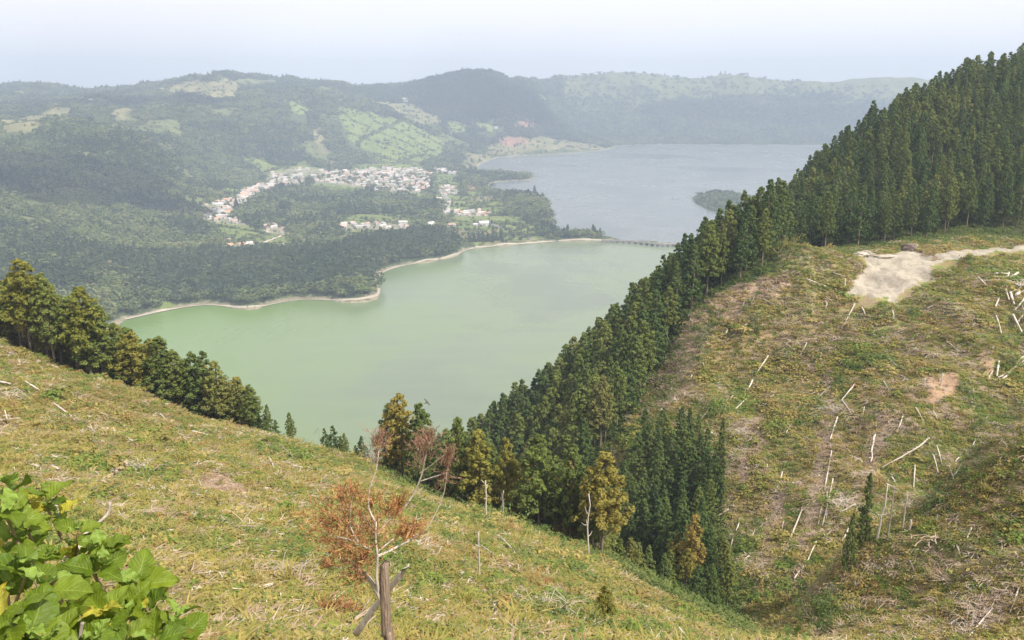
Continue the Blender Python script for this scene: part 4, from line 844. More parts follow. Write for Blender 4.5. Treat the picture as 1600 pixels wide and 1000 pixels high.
building("rim_building", (631, 160), 36, 16, 10, 5, m_wall, m_roofs[3], 0.1, "white building high on the saddle below the wooded dome", zoff=6)
building("house", (531, 160), 14, 10, 6, 3, m_wall, m_roofs[3], 0.1, "left of two white farmhouses at the top of the hedged pastures", zoff=3)
building("house", (570, 161), 14, 10, 5, 3, m_wall, m_roofs[3], 0.1, "right of two white farmhouses at the top of the hedged pastures", zoff=3)
building("house", (775, 202), 18, 11, 5, 3, m_wall, m_roofs[3], 0.1, "white farmhouse between the pasture and the red field", zoff=3)

# ---------------------------------------------------------------- trees that stand out on the crater floor
def lone(px, H, kind, lab, zb=True, mat='broad_dark', nm="pine_tree"):
    g = ground(px[0], px[1], False); e = bpy.data.objects.new(nm, None); COL.objects.link(e); e.location = (g[0], g[1], g[2] - .5); tag(e, lab, "tree")
    r = np.random.default_rng(int(px[0])); k = 22; t = np.linspace(.0, 1, k); a = t * 40
    if kind == 'cone': L = .24 * (1 - t) ** .8 * H; cen = np.stack([np.cos(a) * L * .6, np.sin(a) * L * .6, (.15 + .83 * t) * H], -1); rad = L * .62 + .5
    else: cen = np.stack([np.cos(a) * .26 * H, np.sin(a) * .26 * H, (.35 + .5 * r.random(k)) * H], -1); rad = np.full(k, .20 * H)
    link("crown", mesh_parts("crown", [leafcloud(cen, rad, 60, H * .055, .7, r, .85)], M[mat]), e)
    link("trunk", mesh_parts("trunk", [tube([(0, 0, -2), (0, 0, H * .4), (0, 0, H * .9)], [.035 * H, .025 * H, .005 * H], 6)], M['bark'], True), e)
lone((835,309), 34, 'cone', "tall dark conifer standing above the wood on the headland")
lone((370,330), 32, 'cone', "dark blue conifer at the left edge of the village wood")
lone((421,326), 30, 'cone', "narrow dark conifer in the middle of the village wood")
lone((446,336), 34, 'round', "large dark round crowned tree in the middle of the village wood", nm="broad_tree")
lone((484,292), 36, 'round', "dark leafy tree standing in front of the village", nm="broad_tree")
lone((515,268), 34, 'cone', "dark pointed conifer behind the back row of village houses")
lone((578,305), 30, 'round', "dark rounded tree at the near edge of the village", nm="broad_tree")
lone((438,302), 30, 'round', "dark leafy tree at the left end of the village", nm="broad_tree")
for k, u in enumerate((735,741,748,755,762,770,776,783)):
    lone((u, 378.5 - (u - 735) * .06), 15 + 3 * ((k * 7) % 3), 'cone', ["leftmost pine", "second pine from the left", "third pine from the left", "fourth pine from the left", "fifth pine from the left", "third pine from the right", "second pine from the right", "rightmost pine"][k] + " of the row by the lake beside the sandy field")

# ---------------------------------------------------------------- boat and bird
def boat(px, L, lab):
    x, y, z = Z(px[0], px[1], 0); e = bpy.data.objects.new("rowing_boat", None); COL.objects.link(e); e.location = (x, y, 0.05); e.rotation_euler = (0, 0, .3); tag(e, lab, "boat")
    s = np.linspace(-1, 1, 11); prof = []
    for t in s:
        w_ = (1 - abs(t) ** 2.6) * L * .16 + .03; k_ = .18 * L * .35 * t * t
        prof.append([(t * L / 2, -w_, .09 * L + k_), (t * L / 2, -w_ * .6, -.02 * L), (t * L / 2, 0, -.05 * L), (t * L / 2, w_ * .6, -.02 * L), (t * L / 2, w_, .09 * L + k_), (t * L / 2, w_ * .8, .085 * L + k_), (t * L / 2, 0, .0), (t * L / 2, -w_ * .8, .085 * L + k_)])
    V = np.array(prof).reshape(-1, 3); i = np.arange(10)[:, None] * 8 + np.arange(8)[None]; j = np.arange(10)[:, None] * 8 + (np.arange(8)[None] + 1) % 8
    md = mat_plain("dark_hull", [(0.3, (0.04, 0.035, 0.03)), (0.7, (0.08, 0.07, 0.06))], 1)
    link("hull", mesh_np("hull", V, np.stack([i, i + 8, j + 8, j], -1).reshape(-1, 4), [md]), e)
    for q in (-.18, .15): v, f = boxv(.15 * L * .3, .14 * L, .06 * L, .075 * L, q * L, 0); link("bench", mesh_np("bench", v, f, [M['greywood']]), e)
boat((1051, 311), 9, "tiny dark boat out on the blue lake")
bx_ = P(667, 629, 95); be = Vector(bx_); r = np.random.default_rng(3)
body, bf = tube([(-.28, 0, 0), (-.2, 0, .01), (0, 0, 0), (.16, 0, .02), (.24, 0, .03)], [.02, .05, .075, .05, .02], 8)
wing = []; WF = []
for s in (-1, 1):
    o = len(wing); wing += [(-.09, s * .05, .02), (.10, s * .05, .03), (.12, s * .34, .12), (-.06, s * .32, .11), (-.03, s * .68, .07), (.03, s * .66, .08), (-.09, s * .05, .035), (.10, s * .05, .045), (.12, s * .34, .13), (-.06, s * .32, .12), (-.03, s * .68, .075), (.03, s * .66, .085)]
    WF += [(o, o + 1, o + 2, o + 3), (o + 3, o + 2, o + 5, o + 4), (o + 6, o + 7, o + 8, o + 9), (o + 9, o + 8, o + 11, o + 10), (o + 1, o + 2, o + 8, o + 7), (o, o + 3, o + 9, o + 6), (o + 2, o + 5, o + 11, o + 8), (o + 3, o + 4, o + 10, o + 9)]
tl = [(-.27, -.03, 0), (-.27, .03, 0), (-.42, .08, 0), (-.42, -.08, 0)]; V, Fb = join([(body, bf), (np.array(wing, float), np.array(WF)), (np.array(tl, float), np.array([[0, 1, 2, 3]]))])
m_bird = mat_plain("dark_feathers", [(0.3, (0.04, 0.03, 0.025)), (0.7, (0.09, 0.07, 0.05))], 5)
tag(link("bird", mesh_np("bird", V, Fb, [m_bird], smooth=False), None, be, (R(25), R(-8), R(35))), "small dark bird gliding above the green lake", "bird")

# ---------------------------------------------------------------- logs, poles and dead branches on the cleared slopes
def logmesh(seed, bend=.02, taper=.6, mat=None, stub=2):
    r = np.random.default_rng(seed); n_ = 9; t = np.linspace(0, 1, n_); off = np.cumsum(r.normal(size=(n_, 2)) * bend * .25, 0); off -= off[0] + (off[-1] - off[0]) * t[:, None]
    pts = np.stack([off[:, 0] + math.sin(seed) * bend * np.sin(np.pi * t), off[:, 1] * .5, t], -1); rad = (1 - (1 - taper) * t) * (1 + .12 * r.normal(size=n_)) * .03
    v, f = tube(pts, rad, 8); v[:8, 2] += r.normal(size=8) * .008; v[-8:, 2] += np.abs(r.normal(size=8)) * .02
    parts = [(v, f)]
    for _ in range(stub):
        h = r.uniform(.25, .9); a = r.uniform(0, 6.28); L = r.uniform(.05, .12); c0 = np.array([np.interp(h, t, pts[:, 0]), np.interp(h, t, pts[:, 1]), h]); parts.append(tube([c0, c0 + (math.cos(a) * L, math.sin(a) * L, L * .6)], [.010, .004], 5))
    return mesh_parts("log", parts, mat, True)
LM = {'b': [logmesh(s, .015, .65, M['bleached']) for s in range(4)] , 'g': [logmesh(s, .02, .6, M['greywood']) for s in range(10, 13)], 'c': [logmesh(s, .07, .5, M['bleached'], 4) for s in range(20, 23)]}
LOGS = []
def lay(u1, v1, u2, v2, wpx=3.2, kind='b', name="log", lift=.22, g1=None, g2=None):
    a = Vector(g1 or ground(u1, v1)); b = Vector(g2 or ground(u2, v2)); mid = (a + b) / 2; d = b - a; L = d.length; dep = max(8, mid.y)
    if L > 30: b = a + d.normalized() * 22; d = b - a; L = 22
    rr_ = wpx / 2 * dep / F / .86; lf = lift * (0.5 + dep / 150) + rr_ * .8; k = random.choice(LM[kind])
    o = link(name, k, None, a + Vector((0, 0, lf))); o.rotation_mode = 'QUATERNION'; o.rotation_quaternion = d.to_track_quat('Z', 'Y'); s = rr_ / .03; o.scale = (s, s, L)
    LOGS.append((o, (u1 + u2) / 2, (v1 + v2) / 2, L, kind, math.atan2(v2 - v1, u2 - u1)))
    return o
LL = """40 600 78 626 4|85 635 124 665 4|0 602 17 605 5|138 661 152 693 3|188 665 204 680 3.5|235 674 248 665 3.5|82 733 100 746 5|102 745 159 785 8|144 739 175 761 3|222 844 271 836 5|172 811 207 810 3.5 g|396 808 448 820 5 c|288 883 312 882 3|335 880 350 904 5 c|420 715 441 770 3|440 739 462 780 3.5|413 708 424 726 3|48 732 66 742 5 c|505 767 524 787 4|495 769 507 787 3|600 788 620 782 5|750 856 797 889 3.5|780 841 816 879 3|833 879 845 870 3 g|860 864 880 885 3.5|720 893 731 906 3|820 958 834 995 4 c|477 946 505 932 4 c|463 944 479 936 5 c|120 674 148 690 3 g|268 560 285 572 3|120 582 150 597 3 g|255 560 300 590 2.4|60 750 80 738 3 g|500 700 520 716 2.6|430 690 470 730 2.6 g|540 760 560 785 2.6 g|90 790 120 770 3 g|380 842 400 850 4 c|375 650 378 642 4|300 678 330 684 3 c|330 820 352 850 3 c|250 650 262 662 3|700 862 712 880 3|900 905 915 925 3|660 905 700 925 3 g|930 960 960 985 3 g|870 940 880 965 3 c|560 820 575 835 3|60 660 80 672 3 g
1308 656 1297 690 3.2|1299 708 1279 820 3|1301 752 1285 824 3|1292 773 1291 815 3|1253 800 1220 876 3.6|1222 741 1213 768 4|1367 685 1360 725 4.5 c|1450 689 1378 735 4 c|1458 716 1465 741 3|1463 700 1471 730 3|1429 732 1427 766 3|1297 608 1272 631 2.4 g|1335 604 1315 629 3|1315 629 1330 651 3|1565 597 1598 563 5 c|1543 599 1550 586 4|1520 700 1524 690 3|1517 831 1510 849 4|1494 860 1499 872 4|1553 878 1573 901 5|1590 874 1582 894 5|1591 923 1578 962 3.4|1483 984 1497 973 6|1513 1000 1549 957 4|1515 955 1542 919 4 g|1524 960 1514 992 4|1393 820 1438 824 3.5 g|1397 828 1430 818 3 g|1576 430 1555 482 4|1554 431 1574 432 4|1575 443 1600 452 4 g|1560 441 1592 462 4|1570 456 1576 474 4|1578 461 1584 480 5|1587 466 1600 459 6|1528 437 1542 452 3|1556 497 1564 524 3|1582 496 1596 522 4|1590 508 1597 498 4|1447 486 1462 480 3 g|1458 502 1479 501 3 g|1568 540 1600 553 3.4|1566 560 1599 556 3 g|1558 596 1600 568 4 c|1560 570 1557 592 4|1479 537 1498 554 2.6|1517 541 1528 547 3 g|1335 479 1316 517 3|1346 484 1351 496 3.4|1167 511 1135 537 3.4 g|1169 624 1150 642 3.4|1145 622 1124 651 2.6 g|1145 843 1132 894 3.2|1138 800 1113 815 4 g|1250 837 1267 862 3|1300 786 1315 804 3.4|1336 793 1312 805 4|1228 680 1236 668 2.6|1160 880 1176 868 3|1180 830 1170 850 3|1325 830 1315 850 3.4|1275 850 1262 880 3.4|1240 910 1255 890 3.6 c|1350 640 1346 662 3|1380 600 1392 622 3|1410 655 1400 680 3|1200 560 1180 590 2.6|1225 540 1240 550 3|1260 540 1250 560 2.6|1110 640 1095 660 3 g|1090 700 1080 720 3|1060 640 1075 655 3 g|1190 470 1210 480 3 g|1260 440 1290 452 3|1300 430 1320 436 3 g|1385 560 1400 575 2.6|1430 640 1440 660 3|1600 470 1585 488 4|1590 430 1575 440 4|1500 900 1510 920 3|1450 930 1470 950 3 g|1530 1000 1540 975 4|1480 890 1475 905 3|1420 880 1428 900 3|1560 930 1550 950 3"""
for ln in LL.replace("\n", "|").split("|"):
    q = ln.split(); kd = q[5] if len(q) > 5 else 'b'; lay(*map(float, q[:4]), wpx=float(q[4]) * .66, kind=kd)
# smaller sticks scattered between them
r = np.random.default_rng(77); cnt = 0
while cnt < 70:
    u, v = (r.uniform(0, 900), r.uniform(560, 990)) if r.random() < .5 else (r.uniform(1050, 1600), r.uniform(430, 990))
    g = ground(u, v); 
    if g[1] > 260 or beyond_crest(np.array(g[0]), np.array(g[1])) or (u < 330 and v > 740): continue
    a = r.normal(.7 if u < 950 else 1.9, .6); L = r.uniform(.5, 1.0) * (1.0 + g[1] / 60); g2 = (g[0] + math.cos(a) * L * .8, g[1] - math.sin(a) * L * .9 if u > 950 else g[1] + math.sin(a) * L * .5); g2 = (*g2, float(NEAR.h(g2[0], g2[1])))
    uu, vv, _ = proj(*g2); lay(u, v, float(uu), float(vv), r.uniform(1.4, 2.6), 'bggc'[r.integers(4)], "stick", .2, g, g2); cnt += 1
def where(u, v):
    if u < 960:
        if v < 640: return "high on the left slope below the cedar grove"
        if u < 330: return "on the left slope above the leafy bush"
        if u < 560: return "on the grassy slope left of the dead orange tree"
        return "on the slope right of the dead orange tree"
    if v < 520 and u > 1500: return "in the tangle at the right edge below the road"
    if u > 1500 and v < 640: return "beside the bare scar at the right edge"
    if v < 560: return "on the slope below the pale dirt patch"
    if u > 1330 and v > 825: return "on the grassy hump in the lower right corner"
    if u < 1180: return "on the cleared slope beside the dark gully trees"
    if u < 1345: return "on the middle of the cleared right slope"
    return "in the hollow above the lower right hump"
KW = {'b': "straight bleached", 'g': "dull grey", 'c': "crooked bleached"}; by = {}
for o, u, v, L, k, a in LOGS:
    big = "long" if L > 5 else "medium" if L > 2 else "short"; s = math.sin(a) * math.cos(a); tl_ = "lying level" if abs(math.sin(a)) < .35 else "pointing straight downhill" if abs(math.cos(a)) < .3 else "slanting down to the right" if s > 0 else "slanting down to the left"
    by.setdefault("%s %s %s %s %s" % (big, KW[k], "log" if o.name.startswith("log") else "stick", tl_, where(u, v)), []).append((u, o))
OD = ["leftmost", "second from the left", "third from the left", "fourth from the left", "fifth from the left", "sixth from the left", "seventh from the left", "eighth from the left"]
for lab, l_ in by.items():
    l_.sort(key=lambda q: q[0])
    for i, (u, o) in enumerate(l_):
        lb = lab
        if len(l_) == 2: lb = ("left one of two: ", "right one of two: ")[i] + lab
        elif len(l_) > 2: lb = (OD[i] if i < 8 else "one further right") + ": " + lab
        lb = " ".join(lb.replace(":", "").split()[:16]); tag(o, lb, "log" if o.name.startswith("log") else "stick", "logs on the cleared slopes" if o.name.startswith("log") else "sticks on the cleared slopes")
# fallen trunk hanging in the spur trees
ft = lay(0, 0, 0, 0, 5, 'g', "fallen_log", 1.0, (P(880, 691, 176)), (P(950, 634, 186))); LOGS.pop(); tag(ft, "long fallen trunk leaning among the dark trees of the spur", "log")

# upright dead poles
def pole(px, top, wpx, lab, mat='bleached', lean=0.0, twig=3):
    g = ground(*px); dep = g[1] * CP - (g[2] - EYE) * SP; H = (px[1] - top) * dep / F / .93; rd_ = wpx / 2 * dep / F
    e = bpy.data.objects.new("dead_pole", None); COL.objects.link(e); e.location = (g[0], g[1], g[2] - .3); tag(e, lab, "dead tree", "bare poles left standing")
    t = np.linspace(0, 1, 7); r = np.random.default_rng(int(px[0])); off = np.cumsum(r.normal(size=(7, 2)) * .012 * H, 0)
    pts = np.stack([off[:, 0] + lean * H * t, off[:, 1], t * (H + .3)], -1); link("trunk", mesh_parts("trunk", [tube(pts, rd_ * (1 - .5 * t), 7)], M[mat], True), e)
    for _ in range(twig):
        k = r.uniform(.35, .95); a = r.uniform(0, 6.28); L = r.uniform(.05, .12) * H; c0 = np.array([np.interp(k, t, pts[:, j]) for j in range(3)])
        link("branch", mesh_parts("branch", [tube([c0, c0 + (math.cos(a) * L * .6, math.sin(a) * L * .6, L * .2), c0 + (math.cos(a) * L, math.sin(a) * L, L * .7)], [rd_ * .45, rd_ * .3, rd_ * .1], 5, False)], M[mat], True), e)
pole((748, 907), 829, 3.6, "thin white pole standing upright on the slope right of the orange tree")
pole((1370, 852), 757, 4, "pale bare trunk among the slim trees behind the hump", lean=.02)
pole((1384, 852), 770, 2.6, "dull thin trunk second from the left behind the hump", 'greywood', .03)
pole((1410, 835), 770, 3, "rightmost dull thin trunk behind the hump", 'greywood')
pole((1421, 832), 815, 5, "short pale stump standing on the dark log pile behind the hump", twig=0)
pole((1320, 905), 850, 2.6, "thin dull trunk rising from the grey bush", 'greywood')
pole((1470, 603), 585, 3, "short white post, right of two, at the foot of the red scar", twig=0)
pole((1444, 607), 592, 3, "short white post, left of two, at the foot of the red scar", twig=0)
pole((70, 553), 523, 4, "short pale pole at the edge of the cedar grove on the left shoulder", twig=0); pole((20, 540), 520, 4, "broken brown stump standing at the edge of the left grove", 'greywood', twig=0)
pole((918, 872), 770, 3, "pale bare trunk standing in the valley trees behind the crest", twig=5); pole((761, 808), 750, 3, "pale bare trunk at the left end of the valley trees", twig=6); pole((784, 812), 765, 2.6, "grey bare trunk with twiggy stubs in the valley trees", 'greywood', twig=9)
pole((1320, 450), 436, 3, "tiny pale stump on the rim left of the dirt patch", twig=0)

# slim living trees and bushes on the right
def slim(px, top, variant, lab, wid=.5, nm="slim_cedar"):
    g = ground(*px); dep = g[1] * CP - (g[2] - EYE) * SP; H = (px[1] - top) * dep / F / .93; s = H / 15
    e = bpy.data.objects.new(nm, None); COL.objects.link(e); e.location = (g[0], g[1], g[2] - .2); e.scale = (s * wid, s * wid, s); e.rotation_euler = (0, 0, px[0]); tag(e, lab, "tree")
    link("crown", CED[variant][0], e); link("trunk", CED[variant][1], e)
slim((1345, 862), 735, 6, "slim dark cedar at the left end of the trees behind the hump", .55)
slim((1120, 800), 655, 6, "thin spindly dark cedar standing alone right of the gully trees", .45)
slim((1065, 700), 650, 6, "thin dark cedar rising between the spur and the gully", .6)
slim((1322, 905), 800, 3, "thin sparse green cedar rising behind the grey bush", .5)
slim((945, 985), 905, 4, "small bushy yellow green cedar low on the foreground slope", .9)
slim((1080, 915), 800, 5, "golden green cedar at the lower tip of the gully trees", .9)
slim((1055, 905), 830, 4, "short golden cedar at the very foot of the gully trees", 1.0)
def shrub(px_list, Yd, rpx, lab, mat, twigmat='greywood', leaf=.16, per=60, base=None):
    pts = np.array([ (lambda g: (g[0], g[1], g[2]))(ground(u, v)) for u, v in px_list]); g0 = pts.mean(0); e = bpy.data.objects.new("shrub", None); COL.objects.link(e); g0[2] = NEAR.h(g0[0], g0[1]); e.location = g0; tag(e, lab, "shrub")
    cen = []; rad = []; tw = []; r = np.random.default_rng(int(px_list[0][0]))
    for p in pts:
        dep = p[1] * CP - (p[2] - EYE) * SP; R_ = rpx * dep / F
        for _ in range(5): q = p - g0 + r.normal(size=3) * R_ * .5 + (0, 0, R_ * .8); cen.append(q); rad.append(R_ * r.uniform(.4, .75)); tw.append(tube([(p - g0) * .7 - (0, 0, .2), (p - g0) * .9 + (0, 0, R_ * .3), q + (0, 0, R_ * .5)], [.05, .04, .012], 5, False))
    link("foliage", mesh_parts("foliage", [leafcloud(cen, rad, per, leaf, .6, r, .9)], M[mat]), e); link("stems", mesh_parts("stems", tw * 1, M[twigmat], True), e)
shrub([(1285, 960), (1262, 975), (1300, 990), (1270, 940)], 0, 26, "dark green bush at the foot of the hump in the lower right", 'brush', per=90)
shrub([(1325, 965), (1335, 925), (1318, 900), (1340, 985)], 0, 24, "grey twiggy bush with sparse leaves in the lower right", 'fern', per=34)
shrub([(1478, 775), (1500, 760), (1462, 800), (1490, 745)], 0, 18, "dark bush in the hollow above the lower right hump", 'cedar_dark')
shrub([(1180, 520), (1176, 505)], 0, 9, "small dark bush beside the reddish scar near the top of the slope", 'cedar_dark')
shrub([(1175, 478), (1165, 486)], 0, 9, "round green bush near the top end of the pale debris track", 'cedar')
shrub([(1450, 400), (1442, 396), (1460, 406)], 0, 7, "low orange brown scrub where the road meets the dirt patch", 'fern')
shrub([(1240, 385), (1226, 390), (1215, 402)], 0, 13, "bright green bush at the saddle between the spur and the hill", 'cedar_gold')
shrub([(175, 748), (190, 742)], 0, 9, "greyish tuft of dry twigs on the left slope above the leafy bush", 'straw', per=30)

shrub([(1416, 388), (1428, 388)], 0, 7, "golden tufted bush growing over the cut bank at the dirt patch", 'cedar_gold')
# earth bank beside the dirt patch
def lump(name, px, rx, ry, rz, mat, lab, seed, cat):
    g = ground(*px); me = bpy.data.meshes.new(name); bm_ = bmesh.new(); bmesh.ops.create_icosphere(bm_, subdivisions=4, radius=1); V = np.array([v.co[:] for v in bm_.verts])
    dd = 1 + (fbm(V[:, 0] * 2 + seed, V[:, 1] * 2 + V[:, 2] * 1.7, 1, 4, seed) - .5) * .9; V = V * dd[:, None] * (rx, ry, rz)
    for v, c_ in zip(bm_.verts, V): v.co = c_
    for f in bm_.faces: f.smooth = True
    bm_.to_mesh(me); bm_.free(); me.materials.append(mat); return tag(link(name, me, None, (g[0], g[1], g[2] + rz * .2)), lab, cat)
m_earth = mat_plain("dark_earth", [(0.3, (0.09, 0.065, 0.055)), (0.7, (0.22, 0.17, 0.14))], 1.2, .95, .8); m_pale = mat_plain("pale_earth", [(0.3, (0.38, 0.33, 0.26)), (0.7, (0.52, 0.46, 0.38))], 1.2, .95, .6)
lump("earth_bank", (1421, 392), 2.2, 1.7, 1.5, m_earth, "dark cut bank of earth at the top of the dirt patch", 4, "earth bank")
lump("earth_mound", (1346, 399), 1.8, 2, .7, m_pale, "low pale mound at the left corner of the dirt patch", 6, "earth mound")
lump("earth_mound", (1388, 402), 3.6, 1.4, .5, m_pale, "long low ridge of pale soil along the top of the dirt patch", 9, "earth mound")
# ---------------------------------------------------------------- dead orange cedar beside the path
m_rust, n, l, b = nt("rust_needles"); nn = noise_node(n, l, 4.0, 4, .6); rr = ramp(n, l, nn.outputs[0], [(0.3, (0.15, 0.06, 0.03)), (0.5, (0.33, 0.15, 0.06)), (0.68, (0.56, 0.31, 0.11))])
l.new(rr.outputs[0], b.inputs["Base Color"]); b.inputs["Roughness"].default_value = .8
m_rust2, n, l, b = nt("faded_needles"); nn = noise_node(n, l, 6.0, 4, .6); rr = ramp(n, l, nn.outputs[0], [(0.3, (0.17, 0.08, 0.05)), (0.7, (0.40, 0.24, 0.17))]); l.new(rr.outputs[0], b.inputs["Base Color"]); b.inputs["Roughness"].default_value = .85
def curve_px(pts, Yd):          # tree limbs given as (photo px, photo py, northing offset)
    return np.array([P(u, v, Yd + (dy[0] if dy else 0)) for u, v, *dy in pts])
def smoothpts(p, k=4):
    p = np.asarray(p, float); t = np.arange(len(p)); q = np.linspace(0, len(p) - 1, (len(p) - 1) * k + 1); o = np.stack([np.interp(q, t, p[:, j]) for j in range(3)], -1)
    for _ in range(3): o[1:-1] = (o[:-2] + 2 * o[1:-1] + o[2:]) / 4
    return o
def sprays(cen, rad, n_, L, dirn, seed, wdt=.006, sub=5, spread=.75):
    """thin curled needle twigs, each with side shoots"""
    r = np.random.default_rng(seed); V = []; Fq = []
    def blade(p0, d, L_, w_):
        s = unit(np.cross(d, r.normal(size=3))) * w_; m_ = p0 + d * L_ * .5 + r.normal(size=3) * L_ * .07; e_ = p0 + d * L_ + np.array([0, 0, L_ * .12]); o = len(V)
        V.extend([p0 - s, p0 + s, m_ + s, m_ - s, e_ + s * .4, e_ - s * .4]); Fq.extend([(o, o + 1, o + 2, o + 3), (o + 3, o + 2, o + 4, o + 5)]); return m_, e_
    for _ in range(n_):
        c0 = np.asarray(cen) + r.normal(size=3) * rad * .5 * np.array([1, .7, 1]); d = unit(np.asarray(dirn) + r.normal(size=3) * spread); m_, e_ = blade(c0, d, L * r.uniform(.6, 1.3), wdt)
        for _ in range(sub): q = c0 + (e_ - c0) * r.uniform(.2, 1); blade(q, unit(d + r.normal(size=3) * .55), L * r.uniform(.25, .55), wdt * .9)
    return np.array(V), np.array(Fq)
YD = 12.0
T0 = P(603, 940, YD); gz = float(NEAR.h(T0[0], YD)); e = bpy.data.objects.new("dead_cedar", None); COL.objects.link(e); e.location = (T0[0], YD, gz); tag(e, "dead cedar with a sawn trunk and rust orange needles in the foreground", "dead tree")
E0 = np.array([T0[0], YD, gz])
tp = np.array([[T0[0] + .03, YD, gz - .4], [T0[0] + .02, YD, gz + 1], list(P(604, 1000, YD)), list(P(602, 940, YD)), list(P(600, 900, YD)), list(P(601, 882, YD))]); tp = smoothpts(tp, 5)
v, f = tube(tp - E0, np.linspace(.095, .072, len(tp)), 14); k = 14; v = v + unit(v - (tp - E0).repeat(k, 0)) * (fbm(np.arctan2(v[:, 1], v[:, 0]) * 3, v[:, 2], .35, 3, 5) - .5)[:, None] * .03; v[-k:, 2] += np.linspace(-.05, .06, k)
m_trunk = mat_plain("dead_bark", [(0.3, (0.14, 0.10, 0.075)), (0.55, (0.27, 0.20, 0.15)), (0.75, (0.42, 0.33, 0.26))], 9, .9, .8, (3, 3, .3))
link("trunk", mesh_np("trunk", v, f, [m_trunk], smooth=True), e)
LIMB = [([(600, 945), (590, 925), (580, 908), (572, 898, .1), (556, 884, .15), (535, 870, .2)], .055, .018, M['greywood']),
    ([(592, 930), (588, 900, -.1), (590, 870, -.1), (586, 840, -.1), (588, 815, 0)], .028, .014, M['bleached']),
    ([(588, 870), (606, 862, .1), (625, 852, .2), (640, 845, .2), (655, 835, .3)], .022, .01, M['bleached']),
    ([(590, 862), (602, 852, .1), (615, 842, .1)], .014, .008, M['bleached']),
    ([(588, 838), (605, 815, .2), (630, 796, .3), (648, 770, .4), (660, 740, .4), (664, 715, .4), (672, 690, .4)], .020, .008, M['greywood']),
    ([(655, 740, .4), (670, 730, .4), (695, 710, .4)], .010, .005, M['greywood']), ([(657, 752, .4), (680, 744, .5), (700, 738, .5)], .010, .005, M['greywood']),
    ([(640, 845, .2), (665, 830, .3), (682, 800, .4), (694, 772, .4), (698, 740, .4)], .014, .006, M['greywood']),
    ([(586, 815, 0), (575, 795, -.1), (576, 765, -.1), (588, 735, -.2), (592, 705, -.2)], .018, .007, M['bleached']),
    ([(580, 860, -.1), (555, 845, -.2), (525, 838, -.2), (505, 832, -.2)], .018, .006, M['greywood']), ([(560, 848, -.2), (545, 820, -.2), (548, 790, -.2), (552, 772, -.2)], .015, .006, M['greywood']),
    ([(583, 830, 0), (572, 810, .1), (560, 800, .1)], .012, .005, M['greywood'])]
for pts, r0, r1, mt in LIMB:
    q = smoothpts(curve_px(pts, YD), 5); link("branch", mesh_parts("branch", [tube(q - E0, np.linspace(r0, r1, len(q)), 7)], mt, True), e)
MASS = [((515,818,-.2),30,70,(-.7,0,.25)),((540,800,-.2),28,55,(-.2,0,.9)),((552,778,-.2),22,45,(.1,0,1)),((530,845,-.2),30,70,(-.8,0,.1)),((560,838,-.1),30,70,(-.3,0,.5)),((545,868,.1),28,60,(-.7,0,.0)),((575,860,0),24,50,(-.2,0,.4)),((565,885,.1),26,55,(-.3,0,.1)),((580,825,0),24,45,(.1,0,.8)),((586,790,0),14,24,(.1,0,1)),
        ((632,834,.2),18,44,(.4,0,.5)),((648,828,.3),14,26,(.6,0,.5)),((622,840,.2),16,24,(.4,0,.5)),((612,800,.2),11,40,(.5,0,.9)),((622,790,.3),9,26,(.6,0,.9)),((520,882,.1),14,20,(-.9,0,.1)),((560,900,.1),16,26,(0,0,-.2))]
parts = [sprays(np.array(P(c_[0], c_[1], YD + c_[2])) - E0, R_ * .0105, int(n_ * 1.1), .155, dr, i + 1, .0055, 6, .62) for i, (c_, R_, n_, dr) in enumerate(MASS)]
link("needles", mesh_parts("needles", parts, m_rust), e)["label"] = "rust orange dead needles"
TOP = [((592,700,-.2),12,50,(0,0,1)),((588,722,-.2),9,24,(0,0,1)),((594,690,-.2),12,20,(.2,0,1)),((662,705,.4),14,60,(0,0,1)),((672,690,.4),12,40,(.2,0,1)),((655,695,.4),10,30,(-.3,0,1)),((658,728,.4),8,26,(0,0,.6)),((697,725,.4),9,40,(.1,0,.9)),((693,745,.4),7,20,(0,0,-.6)),((700,712,.4),7,20,(.1,0,1)),((686,740,.5),7,12,(.6,0,.2))]
parts = [sprays(np.array(P(c_[0], c_[1], YD + c_[2])) - E0, R_ * .011, int(n_ * .8), .20, dr, i + 50, .0035, 4, .5) for i, (c_, R_, n_, dr) in enumerate(TOP)]
link("needles", mesh_parts("needles", parts, m_rust2), e)["label"] = "faded brown plumes of dead needles at the top"
# pale broken log leaning behind the trunk
a, b_ = np.array(P(556, 990, 13.2)), np.array(P(636, 886, 12.5)); q = smoothpts([a, a * .6 + b_ * .4 + (0, 0, .03), b_], 6)
v, f = tube(q, np.linspace(.06, .045, len(q)), 10); v = v + rng.normal(size=v.shape) * .007; v[-10:, 2] += rng.normal(size=10) * .04; v[-10:, 0] += np.linspace(-.08, .08, 10)
tag(link("leaning_log", mesh_parts("leaning_log", [(v, f)], M['bleached'], True)), "pale broken log leaning behind the sawn trunk", "log")
g = np.array(ground(525, 968)); parts = [sprays(np.array([dx, dy, .25]), .35, 60, .32, (dx, 0, .5), 80 + i, .009) for i, (dx, dy) in enumerate(((-.35, 0), (.1, .1), (.45, 0), (-.1, -.2)))]
e = bpy.data.objects.new("fallen_branch", None); COL.objects.link(e); e.location = g; tag(e, "fallen cedar branch with orange needles lying left of the sawn trunk", "dead branch")
link("needles", mesh_parts("needles", parts, m_rust), e); link("stem", mesh_parts("stem", [tube([(-.9, 0, .1), (0, 0, .25), (.8, -.1, .2), (1.2, -.2, .9)], [.015, .03, .045, .02], 6)], M['greywood'], True), e)
g = np.array(ground(640, 890)); parts = [sprays(np.array([dx, dy, .3]), .3, 22, .6, (dx * .5, 0, .6), 90 + i, .010, 3) for i, (dx, dy) in enumerate(((-.3, 0), (.3, .1)))]
